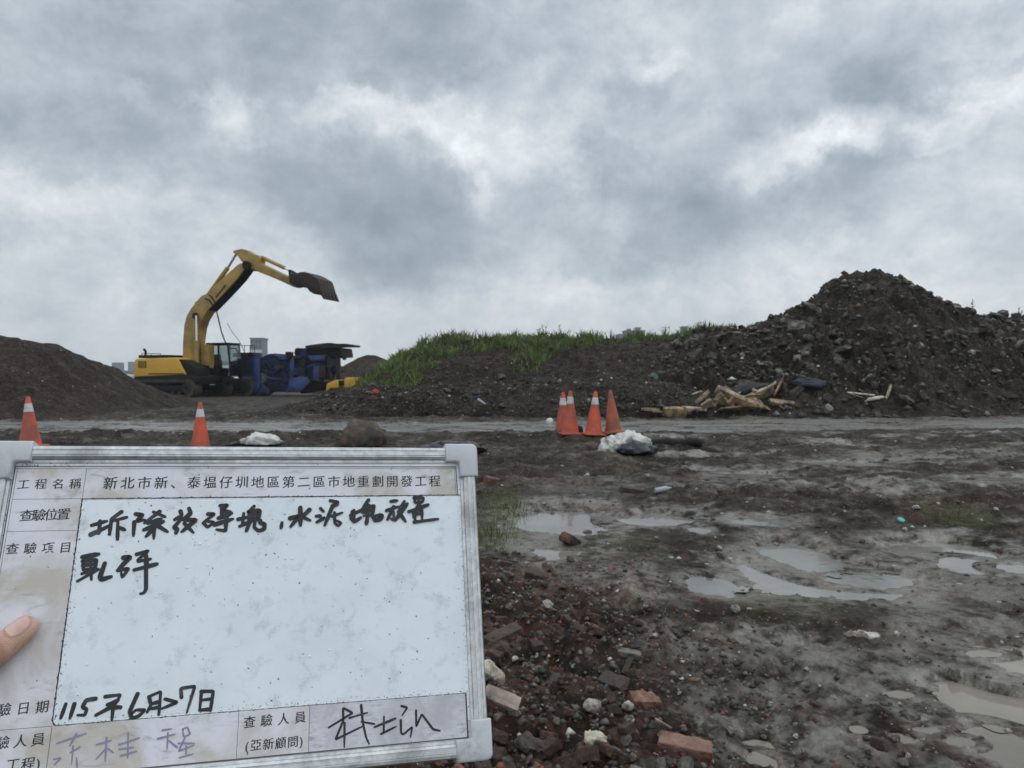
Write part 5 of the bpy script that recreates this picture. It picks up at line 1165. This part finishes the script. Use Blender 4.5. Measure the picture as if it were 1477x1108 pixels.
ragged([(433, 52), (77.6, 52)], .25, .65, .36, 1); ragged([(77.6, 52), (77.6, 240), (78.4, 242.6), (80.6, 244.3)], .2, .75, .36, 2); ragged([(80.6, 244.3), (429, 243.4)], .1, .4, .36, 3); ragged([(433.8, 52), (434.6, 100)], .2, .9, .36, 4); ragged([(434.6, 100), (436, 243)], .1, .6, .36, 5)
mb.build('sheet_edge', M['print'], bo_)
# rails
def rail(L, name, loc, rz):
    prof = [(0, -9), (0, 4.2), (1.2, 6.0), (3.6, 6.4), (4.0, 5.7), (5.0, 5.7), (5.4, 6.2), (8.4, 6.2), (8.8, 5.5), (9.8, 5.5), (10.2, 5.9), (12.4, 4.6), (13.0, 2.0), (15.4, 1.6), (15.8, .3), (15.8, -1.4), (13, -9)]
    n = len(prof); r = random.Random(len(name) + int(L)); V = []; ks = [0, .02, .03, .2, .5, .8, .97, .98, 1]
    for k in ks: V += [(L * k * mm, -p[0] * mm, p[1] * mm + (r.uniform(-.12, .12) * mm if p[1] > 1 else 0)) for p in prof]
    Fc = [(i * n + j, (i + 1) * n + j, (i + 1) * n + (j + 1) % n, i * n + (j + 1) % n) for i in range(len(ks) - 1) for j in range(n)]
    Fc += [tuple(range(n)), tuple(range(len(V) - 1, len(V) - n - 1, -1))]
    o = link(name, mesh(name, V, Fc), M['alu'], bo_, loc, (0, 0, rz))
    bm = bmesh.new(); bm.from_mesh(o.data); bmesh.ops.recalc_face_normals(bm, faces=bm.faces); bm.to_mesh(o.data); bm.free(); return o
rail(436, 'frame_rail', U(7, 2.4, 0), 0); rail(436, 'frame_rail', U(443, 299, 0), math.pi)
rail(286, 'frame_rail', U(1.5, 293, 0), R(90)); rail(286, 'frame_rail', U(448.5, 7, 0), R(-90))
def cap(u, v, su, sv):
    pts = [(6, 0), (34, 0), (34, 19.5), (22.5, 19.5), (20.5, 20.3), (19.7, 22.3), (19.7, 35.5), (0, 35.5), (0, 6), (.5, 3.6), (1.8, 1.8), (3.6, .5)]
    V = []; n = len(pts)
    for z, off in ((-10, 0), (6.4, 0), (7.7, .8), (8.2, 2.0)):
        c = (9, 9)
        for (x, y) in pts:
            dx = off if x <= 6 else (-off if x >= 19.6 else 0); dy = off if y <= 6 else (-off if y >= 19.4 else 0)
            V.append(U(u + su * (x + dx), v + sv * (y + dy), z))
    Fc = [(i * n + j, i * n + (j + 1) % n, (i + 1) * n + (j + 1) % n, (i + 1) * n + j) for i in range(3) for j in range(n)] + [tuple(range(n)), tuple(range(4 * n - 1, 3 * n - 1, -1))]
    me = mesh('corner_cap', V, Fc); bm = bmesh.new(); bm.from_mesh(me); bmesh.ops.recalc_face_normals(bm, faces=bm.faces); bm.to_mesh(me); bm.free()
    me.polygons.foreach_set('use_smooth', [True] * len(me.polygons)); me.set_sharp_from_angle(angle=R(42))
    link('corner_cap', me, M['cap'], bo_)
cap(-1.5, -1.5, 1, 1); cap(451.5, -1.5, -1, 1); cap(451.5, 302.5, -1, -1); cap(-1.5, 302.5, 1, -1)
# printed headings
def printed(text, size, pts, th=.0, shear=.0, sx=1.0):
    cu = bpy.data.curves.new('printed_text', 'FONT'); cu.size = size * mm; cu.align_x = 'CENTER'; cu.shear = shear; cu.offset = .00003 * size / 10
    mbV = []; mbF = []
    n = len(text)
    for i, ch in enumerate(text):
        cu.body = ch; o = bpy.data.objects.new('tmp', cu); COL.objects.link(o); dg = bpy.context.evaluated_depsgraph_get(); dg.update()
        me = bpy.data.meshes.new_from_object(o.evaluated_get(dg)); bpy.data.objects.remove(o)
        f = i / max(1, n - 1) * (len(pts) - 1); k = min(int(f), len(pts) - 2); f -= k
        u = pts[k][0] + (pts[k + 1][0] - pts[k][0]) * f; v = pts[k][1] + (pts[k + 1][1] - pts[k][1]) * f
        if ch in '()、': pass
        zc = size * .36
        for sh in (-.10, .10):   # laid twice, a hair apart: the print is heavy
            b0 = len(mbV)
            for w in me.vertices: mbV.append((u * mm + w.co.x * sx + sh * mm, -v * mm + w.co.y - zc * mm + (w.co.x * .07), (.42 + sh * .04) * mm))
            for p in me.polygons: mbF.append(tuple(b0 + q for q in p.vertices))
        bpy.data.meshes.remove(me)
    me = mesh('printed_text', mbV, mbF); link('printed_text', me, M['print'], bo_)
printed('工程名稱', 10.2, [(27.5, 38.1), (70.2, 37.7)]); printed('新北市新、泰塭仔圳地區第二區市地重劃開發工程', 12.6, [(99.8, 37.4), (406.3, 37.2)])
printed('查驗位置', 11.4, [(34.1, 66.9), (64.0, 66.1)]); printed('查驗項目', 10.4, [(27.1, 96.5), (69.4, 96.4)])
printed('查驗日期', 10.4, [(26.6, 229.2), (68.6, 229.0)]); printed('查驗人員', 10.4, [(30.1, 254.5), (68.9, 254.0)]); printed('工程)', 10.4, [(53, 271.3), (64.0, 271.8), (71.5, 272.0)])
printed('查驗人員', 10.4, [(234.9, 253.7), (278.0, 253.3)]); printed('(亞新顧問)', 9.8, [(233.6, 272.9), (241.2, 272.8), (251.6, 272.8), (262, 272.8), (272.4, 272.8), (279.6, 272.6)])
# handwriting: marker strokes as flat ribbons of ink
def strokes(name, data, w, m, z, seed):
    r = random.Random(seed); mb = MB()
    for si, st in enumerate(data):
        P = []
        for a, b in zip(st, st[1:]):
            n = max(2, int(math.hypot(b[0] - a[0], b[1] - a[1]) / .7)); P += [(a[0] + (b[0] - a[0]) * k / n, a[1] + (b[1] - a[1]) * k / n) for k in range(n)]
        P.append(tuple(st[-1]))
        for _ in range(2): P = [P[0]] + [((P[i - 1][0] + 2 * P[i][0] + P[i + 1][0]) / 4, (P[i - 1][1] + 2 * P[i][1] + P[i + 1][1]) / 4) for i in range(1, len(P) - 1)] + [P[-1]]
        ww = w * r.uniform(.85, 1.15); zz = z + .012 * si; n = len(P)
        def tang(i):
            q, o_ = P[min(i + 1, n - 1)], P[max(i - 1, 0)]; d = math.hypot(q[0] - o_[0], q[1] - o_[1]) or 1; return (q[0] - o_[0]) / d, (q[1] - o_[1]) / d
        L = []; Q = []
        for i, p in enumerate(P):
            tx, ty = tang(i); s = i / (n - 1); k = ww / 2 * (1 + .16 * math.sin(s * 3 + si) + r.uniform(-.05, .05)) * (1.0 if s < .8 else 1 - .25 * (s - .8) / .2)
            L.append((p[0] - ty * k, p[1] + tx * k)); Q.append((p[0] + ty * k, p[1] - tx * k))
        def arc(i, sgn):
            tx, ty = tang(i); k = math.hypot(L[i][0] - Q[i][0], L[i][1] - Q[i][1]) / 2; p = P[i]; o_ = []
            for a in (30, 60, 90, 120, 150):
                c, s = math.cos(R(a)), math.sin(R(a)); o_.append((p[0] - sgn * -ty * k * c * -1 + sgn * tx * k * s, p[1] - sgn * tx * k * c * -1 + sgn * ty * k * s))
            return o_
        V = [U(*p, zz) for p in L + Q]
        mb.add(V, [(i, i + 1, i + 1 + n, i + n) for i in range(n - 1)])
        for i in (0, n - 1):   # round pen tip
            k = math.hypot(L[i][0] - Q[i][0], L[i][1] - Q[i][1]) / 2; mb.add([U(P[i][0] + k * math.cos(2 * math.pi * j / 12), P[i][1] + k * math.sin(2 * math.pi * j / 12), zz + .004) for j in range(12)], [tuple(range(11, -1, -1))])
    link(name, mesh(name, mb.V, mb.F), m, bo_)
STROKES = {"line1": [[[88.4,76.7],[100.4,73.1]],[[94.8,72.9],[95.4,84.6],[93.0,84.2]],[[88.8,85.1],[104.3,76.8]],[[111.9,64.7],[104.3,71.2],[104.1,85.4]],[[104.5,73.3],[117.0,69.8]],[[109.8,72.6],[111.3,90.1]],[[111.0,78.9],[116.7,81.6]],[[124.4,66.9],[130.3,67.9],[125.8,73.5],[132.5,72.5]],[[123.9,74.4],[124.4,87.2]],[[144.6,65.0],[132.8,75.4]],[[139.5,65.2],[149.9,70.0]],[[135.8,75.7],[146.4,72.2]],[[132.8,81.9],[148.8,74.4]],[[145.4,74.3],[135.2,88.1]],[[141.3,75.8],[142.0,90.2]],[[142.3,77.1],[153.2,84.0]],[[163.0,64.9],[164.6,68.9],[158.7,72.8]],[[164.8,71.6],[158.4,80.1],[161.7,81.8],[160.7,85.4]],[[170.3,62.3],[172.1,67.0],[166.7,72.6]],[[166.8,73.0],[177.1,73.6],[165.8,84.2]],[[167.4,76.6],[176.0,85.5]],[[187.6,68.0],[193.3,68.1],[184.0,76.0]],[[184.1,76.4],[188.1,80.7],[193.8,75.8],[185.6,74.7]],[[197.8,60.0],[204.8,59.4],[200.1,65.0],[207.4,66.2]],[[199.2,62.0],[200.4,70.2]],[[197.3,72.2],[208.7,67.6]],[[194.0,78.2],[210.3,73.1]],[[204.6,66.9],[204.4,84.4],[196.2,82.9]],[[215.2,73.5],[225.4,71.3]],[[219.8,67.8],[219.3,78.7]],[[216.9,80.3],[224.4,76.7]],[[229.0,61.1],[224.9,66.5]],[[224.5,66.5],[234.1,65.3],[233.2,73.5],[225.6,74.7],[224.5,66.5]],[[229.2,65.9],[228.1,74.8]],[[225.3,70.4],[233.7,69.4]],[[226.8,74.8],[223.1,84.8]],[[230.7,74.8],[230.0,81.6],[234.4,85.1],[239.5,83.4],[239.4,78.4],[235.0,77.6],[235.6,74.9]],[[255.6,77.5],[254.9,82.9]],[[272.3,63.2],[272.9,80.5]],[[263.1,73.5],[271.3,71.5],[263.7,81.7]],[[281.0,65.4],[274.3,72.3],[282.0,75.9]],[[291.6,64.2],[294.6,67.3]],[[287.7,71.8],[291.7,71.6]],[[288.5,77.7],[295.2,73.6]],[[300.9,56.5],[308.5,58.3],[302.8,62.9],[296.0,81.0]],[[303.1,61.9],[308.5,60.2]],[[303.0,72.1],[312.8,68.7]],[[305.2,68.6],[305.4,78.8],[308.8,82.0],[311.8,79.0],[304.7,75.2]],[[322.4,67.5],[321.0,74.5],[324.1,78.4],[330.7,74.0]],[[320.3,71.7],[332.0,66.2]],[[324.0,66.5],[323.8,76.7]],[[338.3,56.3],[332.7,64.8]],[[332.7,65.5],[343.9,62.1],[342.5,71.3],[333.4,72.3]],[[338.6,62.0],[337.2,72.0]],[[333.4,68.8],[343.2,66.8]],[[337.9,71.3],[336.2,80.4]],[[341.8,71.3],[344.8,77.1],[350.1,76.0],[351.8,72.2],[346.0,72.3]],[[360.8,58.0],[367.3,57.3]],[[356.5,67.3],[368.9,63.2]],[[363.6,63.8],[357.1,76.6]],[[363.1,68.8],[363.9,77.4],[361.1,75.9]],[[374.4,58.1],[369.3,66.8]],[[370.0,65.8],[377.5,60.4]],[[376.5,61.8],[364.9,77.4]],[[368.5,68.9],[375.2,78.8]],[[384.5,54.6],[393.9,54.7],[393.1,58.8],[385.1,59.7],[384.5,54.6]],[[388.9,54.7],[388.8,59.3]],[[378.8,68.8],[398.4,62.1]],[[390.5,59.8],[386.4,67.0]],[[383.5,68.0],[391.8,66.7],[392.1,76.2]],[[383.5,68.0],[384.9,76.7]],[[384.2,71.8],[391.1,70.7]],[[384.0,79.5],[408.5,76.8]]],"line2": [[[84.3,105.3],[97.1,103.1]],[[84.7,109.0],[95.8,108.1],[95.5,115.9],[86.2,116.8],[84.7,109.0]],[[85.8,112.8],[95.5,111.9]],[[90.6,105.5],[93.8,125.7]],[[82.6,126.5],[97.7,117.2]],[[85.5,120.0],[98.2,116.7]],[[103.1,111.5],[100.5,123.3],[102.1,125.8],[109.5,123.6]],[[118.1,106.9],[123.6,106.5],[114.6,117.8]],[[114.6,118.1],[123.4,116.8],[118.9,124.7],[117.5,120.4]],[[129.0,104.1],[138.5,101.1],[130.1,109.4]],[[130.8,110.5],[140.7,108.9]],[[128.3,118.2],[146.8,113.5]],[[136.8,104.9],[138.5,117.1]],[[137.6,113.2],[139.7,135.7],[138.3,139.0],[135.4,139.5]]],"date": [[[86.1,228.0],[83.6,239.0]],[[92.7,228.5],[90.6,239.6]],[[108.5,225.5],[101.5,226.0],[99.1,231.5],[102.8,233.3],[101.8,237.9],[96.3,237.5]],[[116.0,224.4],[127.8,223.7],[126.5,226.8]],[[118.3,230.9],[126.4,228.0]],[[110.5,238.5],[120.6,233.4],[129.0,233.7]],[[120.5,233.1],[125.7,229.0]],[[123.0,230.7],[123.2,243.6]],[[141.3,224.1],[136.4,237.9],[139.0,243.3],[144.1,241.8],[148.6,237.3],[141.5,236.7],[137.2,240.3]],[[151.0,227.5],[152.9,233.9],[150.4,239.2]],[[150.4,226.9],[159.8,223.3],[159.9,241.8]],[[152.6,232.9],[159.0,231.7]],[[152.4,236.8],[159.4,236.0]],[[163.9,229.7],[173.9,233.1],[161.6,237.4]],[[177.1,229.3],[176.0,222.0],[187.4,220.9],[182.4,241.9]],[[193.2,226.0],[192.8,241.1]],[[193.0,225.6],[203.0,226.1],[201.7,241.8]],[[193.0,232.8],[202.1,232.2]],[[192.7,240.8],[201.9,240.7]]],"sign": [[[303.2,263.5],[324.1,253.0],[315.5,248.1],[315.9,258.7],[309.2,273.9],[333.8,264.6]],[[317.0,260.9],[317.0,280.7]],[[331.7,247.1],[333.2,261.1],[336.1,274.0],[338.9,280.0]],[[321.3,257.0],[337.2,253.8]],[[332.1,261.0],[343.7,263.8]],[[343.8,266.4],[362.8,260.7]],[[352.4,258.3],[352.0,272.2]],[[349.7,272.6],[363.3,267.5]],[[368.5,250.4],[374.0,252.2],[369.0,258.5]],[[367.7,262.5],[367.8,273.4],[369.9,274.7],[378.1,268.9],[376.5,277.3]],[[382.0,255.2],[381.9,269.0],[387.2,258.8],[397.5,272.6],[403.6,274.2]]],"faint": [[[83.5,258.1],[104.6,252.3]],[[97.1,252.2],[93.2,260.9]],[[95.7,261.1],[96.4,275.0]],[[100.8,262.5],[94.3,266.0]],[[82.6,269.9],[87.9,269.4],[83.6,273.9]],[[99.3,270.3],[100.9,277.9]],[[113.6,261.6],[124.4,259.5]],[[120.6,256.7],[121.6,275.3]],[[121.0,265.3],[114.4,272.7]],[[122.6,265.4],[127.1,268.8]],[[130.9,263.1],[146.0,259.1]],[[137.0,254.0],[138.6,273.8]],[[131.2,266.6],[142.3,266.1]],[[132.8,271.8],[144.9,269.3]],[[163.9,254.6],[171.4,254.1]],[[160.9,261.0],[173.9,258.5]],[[168.5,257.0],[168.9,269.4]],[[169.9,263.3],[176.9,269.0]],[[180.2,254.9],[181.3,261.2],[186.6,259.5],[183.8,253.6],[180.2,254.9]],[[177.5,266.0],[190.4,267.1]],[[182.4,262.3],[178.2,272.2],[190.5,268.3]],[[184.0,268.6],[184.5,275.0]],[[179.4,277.2],[189.9,275.2]]]}
strokes('handwriting', STROKES['line1'], 3.6, M['ink'], .30, 1); strokes('handwriting', STROKES['line2'], 3.6, M['ink'], .30, 2); strokes('handwriting', STROKES['date'], 3.0, M['ink'], .30, 3)
strokes('signature', STROKES['sign'], 2.0, M['ink'], .45, 4); strokes('faded_handwriting', STROKES['faint'], 1.5, M['faint'], .45, 5)
# rain drops on the board
mb = MB(); r = random.Random(3)
for k in range(46):
    u, v = r.uniform(84, 428), r.uniform(88, 214); s = r.uniform(.35, 1.2) * (1 if r.random() < .7 else 1.4)
    if u < 130 and v < 128: continue
    for ring, z in ((1.0, .0), (.75, .16), (.4, .24)):
        mb.V += [U(u + s * ring * math.cos(2 * math.pi * j / 10), v + s * .85 * ring * math.sin(2 * math.pi * j / 10), .3 + z * s) for j in range(10)]
    o = len(mb.V) - 30
    mb.F += [(o + i * 10 + j, o + (i + 1) * 10 + j, o + (i + 1) * 10 + (j + 1) % 10, o + i * 10 + (j + 1) % 10) for i in range(2) for j in range(10)] + [tuple(o + 29 - j for j in range(10))]
dm, N_, b_ = newmat('rain_drop'); b_.inputs['Base Color'].default_value = (.78, .83, .86, 1); b_.inputs['Roughness'].default_value = .12
o = mb.build('rain_drops', dm, bo_, smooth=True); tag(o, kind='stuff')

# ------------------------------------------------------------------ the hand that holds it
def skin_mat():
    m, N, b = newmat('skin'); co = N.n('ShaderNodeTexCoord').outputs['Object']
    n = N.noise(co, 60, 5, .6); n2 = N.noise(N.vmath('MULTIPLY', co, (1, 1, 1)), 18, 3, .5)
    at = N.n('ShaderNodeAttribute', attribute_name='knuckle').outputs['Fac']
    c = N.mix(N.mapr(n2, .35, .65), (.52, .31, .22), (.60, .38, .28)); c = N.mix(N.math('MULTIPLY', at, .75), c, (.34, .15, .095)); c = N.mix(N.math('MULTIPLY', N.mapr(n, .5, .7), .25), c, (.36, .17, .11))
    N.put(b.inputs['Base Color'], c); b.inputs['Roughness'].default_value = .48
    b.inputs['Subsurface Weight'].default_value = .12; b.inputs['Subsurface Radius'].default_value = (.010, .004, .002); b.inputs['Subsurface Scale'].default_value = .3
    v = N.n('ShaderNodeTexVoronoi', {'Vector': co, 'Scale': 900}); wr = N.noise(N.vmath('MULTIPLY', co, (1, 1, 1)), 240, 5, .65)
    bump(N, b, N.math('MULTIPLY_ADD', v.outputs['Distance'], .3, wr), .55, .0014); return m
M['skin'] = skin_mat()
pe = empty('person', U(-60, 330, -20)); pe.matrix_world = bo_.matrix_world.copy(); tag(pe, 'hand of a person pressing its thumb on the left border of the whiteboard', 'person')
def loft(V, Fc, pts, n=20):
    """pts: centre (u, v, z) mm, half width, half height, flattening axis = board normal"""
    C = [Vector((p[0], -p[1], p[2])) for p in pts]; o = len(V)
    for i, c in enumerate(C):
        t = (C[min(i + 1, len(C) - 1)] - C[max(i - 1, 0)]).normalized(); zz = Vector((0, 0, 1)); a = t.cross(zz)
        if a.length < .2: a = t.cross(Vector((0, 1, 0)))
        a.normalize(); b = a.cross(t)
        for k in range(n): th = 2 * math.pi * k / n; V.append((c + a * math.cos(th) * pts[i][3] + b * math.sin(th) * pts[i][4]) * mm)
    for i in range(len(C) - 1):
        for k in range(n): k2 = (k + 1) % n; Fc.append((o + i * n + k, o + i * n + k2, o + (i + 1) * n + k2, o + (i + 1) * n + k))
    Fc.append(tuple(o + n - 1 - k for k in range(n))); Fc.append(tuple(o + (len(C) - 1) * n + k for k in range(n)))
V = []; Fc = []
thumb = [(54.6, 157.2, 6.4, 3.0, 2.0), (53.8, 158.4, 6.8, 6.2, 4.4), (52, 160.8, 7.4, 9.0, 6.4), (48.5, 165, 8.2, 10.6, 7.8), (44, 170, 8.8, 11.2, 8.4), (38.5, 176, 9.6, 11.4, 9.0), (32, 183, 10.8, 11.6, 9.8), (25, 190, 12.2, 11.9, 10.6), (18, 197, 13.2, 12.3, 11.2), (9, 205, 13.8, 12.0, 11.2), (-2, 214, 13.5, 12.5, 11.5), (-14, 223, 11, 14.5, 13), (-28, 232, 5, 18, 15), (-42, 240, -4, 21, 16), (-55, 246, -12, 20, 14)]
loft(V, Fc, thumb)
loft(V, Fc, [(-58, 262, -14, 20, 12), (-50, 240, -15, 30, 14), (-38, 205, -20, 36, 14), (-26, 182, -24, 36, 12), (-16, 166, -26, 30, 9)])      # palm
for k, (v0, L) in enumerate([(160, 66), (176, 76), (194, 72), (211, 58)]):                                                                  # four fingers behind the panel
    z0 = -22; loft(V, Fc, [(-30, v0 + 4, z0, 9.5, 9.0), (-12, v0, z0 - 6, 9.3, 8.8), (4 + k * 1.5, v0 - 2, z0 - 4, 8.8, 8.4), (L * .35, v0 - 3, -20.5, 8.3, 8.0), (L * .65, v0 - 3, -18, 8.0, 7.4), (L * .85, v0 - 2, -16.5, 7.4, 6.8), (L * .97, v0 - 2, -16, 5.6, 5.0), (L, v0 - 2, -16, 2.6, 2.4)], 14)
loft(V, Fc, [(-44, 232, -14, 30, 15), (-62, 268, -12, 26, 17), (-80, 305, -6, 25, 19), (-104, 350, 6, 29, 24), (-140, 415, 28, 36, 31), (-165, 462, 44, 38, 34), (-168, 468, 46, 22, 20)])   # wrist and forearm
me = mesh('hand', V, Fc); bm = bmesh.new(); bm.from_mesh(me); bmesh.ops.recalc_face_normals(bm, faces=bm.faces); bm.to_mesh(me); bm.free()
ho = link('hand', me, M['skin'], pe)
md = ho.modifiers.new('r', 'REMESH'); md.mode = 'VOXEL'; md.voxel_size = .0011; md.use_smooth_shade = True
md = ho.modifiers.new('s', 'SMOOTH'); md.factor = .5; md.iterations = 7
dg = bpy.context.evaluated_depsgraph_get(); nm = bpy.data.meshes.new_from_object(ho.evaluated_get(dg)); ho.modifiers.clear(); ho.data = nm
nm.name = 'hand'; nm.polygons.foreach_set('use_smooth', [True] * len(nm.polygons))
if not nm.materials: nm.materials.append(M['skin'])
co = np.empty(len(nm.vertices) * 3, np.float32); nm.vertices.foreach_get('co', co); co = co.reshape(-1, 3) * 1000
ax = np.array([-.70, -.71]); rel = co[:, :2] - np.array([54, -157]); s = rel @ ax; w = rel @ np.array([.71, -.70])
# knuckle creases and the nail bed with its folds
kn = 1 / (1 + np.exp(-(s - 25 - .05 * w * w) / 1.2)) * (co[:, 2] > 4); cre = (np.exp(-((s - 30.5) / .7) ** 2) + np.exp(-((s - 34.0) / .7) ** 2) + .8 * np.exp(-((s - 38) / .8) ** 2)) * np.exp(-(w / 8) ** 2) * (co[:, 2] > 13)
ring = np.exp(-((np.sqrt(((s - 10.5) / 9.2) ** 2 + ((w + 2.2) / 7.4) ** 2) - 1.08) / .12) ** 2) * (co[:, 2] > 9)
inn = (np.sqrt(((s - 10.5) / 9.2) ** 2 + ((w + 2.2) / 7.4) ** 2) < 1) * (co[:, 2] > 9)
co[:, 2] += .45 * ring - .45 * cre - .25 * inn
nm.vertices.foreach_set('co', (co / 1000).astype(np.float32).ravel()); nm.update()
at = nm.attributes.new('knuckle', 'FLOAT', 'POINT'); at.data.foreach_set('value', np.clip(kn * .9 + .75 * ring + .8 * cre, 0, 1).astype(np.float32))
# nail: a curved plate laid on the thumb
from mathutils.bvhtree import BVHTree
bv = BVHTree.FromObject(ho, bpy.context.evaluated_depsgraph_get()) if False else BVHTree.FromPolygons([Vector(c / 1000) for c in co], [tuple(p.vertices) for p in nm.polygons])
NV = []; NF = []; na, nb = 14, 13
for i in range(na):
    for j in range(nb):
        ss = 2.2 + 17.0 * i / (na - 1); ww = -1 + 2 * j / (nb - 1); hw = 7.0 * (1 - .5 * max(0, (.22 - i / (na - 1)) / .22) ** 2 - .25 * max(0, (i / (na - 1) - .8) / .2) ** 2)
        p = np.array([54, -157]) + ax * ss + np.array([.71, -.70]) * (ww * hw - 2.2)
        h, n_, _, _ = bv.ray_cast(Vector((p[0] * mm, p[1] * mm, .05)), Vector((0, 0, -1))); z = (h.z if h else .01)
        NV.append((p[0] * mm, p[1] * mm, z + (.00035 if 0 < j < nb - 1 else -.0002) + (.0002 if i == 0 else 0)))
for i in range(na - 1):
    for j in range(nb - 1): NF.append((i * nb + j, (i + 1) * nb + j, (i + 1) * nb + j + 1, i * nb + j + 1))
ml, N_, b_ = newmat('thumbnail'); co_ = N_.n('ShaderNodeTexCoord').outputs['Object']
N_.put(b_.inputs['Base Color'], N_.mix(N_.mapr(N_.noise(co_, 90, 4), .35, .65), (.55, .34, .29), (.63, .43, .37))); b_.inputs['Roughness'].default_value = .3; b_.inputs['Specular IOR Level'].default_value = .5
no = link('thumbnail', mesh('thumbnail', NV, NF, True), ml, pe)
if no.data.polygons[0].normal.z < 0: no.data.flip_normals()

# ------------------------------------------------------------------ damp air
mb = MB(); mb.box((0, 330, 27), (900, 800, 68)); hz_ = mb.build('haze', None)
m = bpy.data.materials.new('damp_air'); m.use_nodes = True; t = m.node_tree; t.nodes.clear(); N_ = NT(t)
o_ = N_.n('ShaderNodeOutputMaterial'); v_ = N_.n('ShaderNodeVolumePrincipled', {'Color': (.92, .95, .97, 1), 'Density': .0005, 'Anisotropy': 0.0}); t.links.new(v_.outputs[0], o_.inputs['Volume'])
hz_.data.materials.append(m); tag(hz_, kind='stuff')
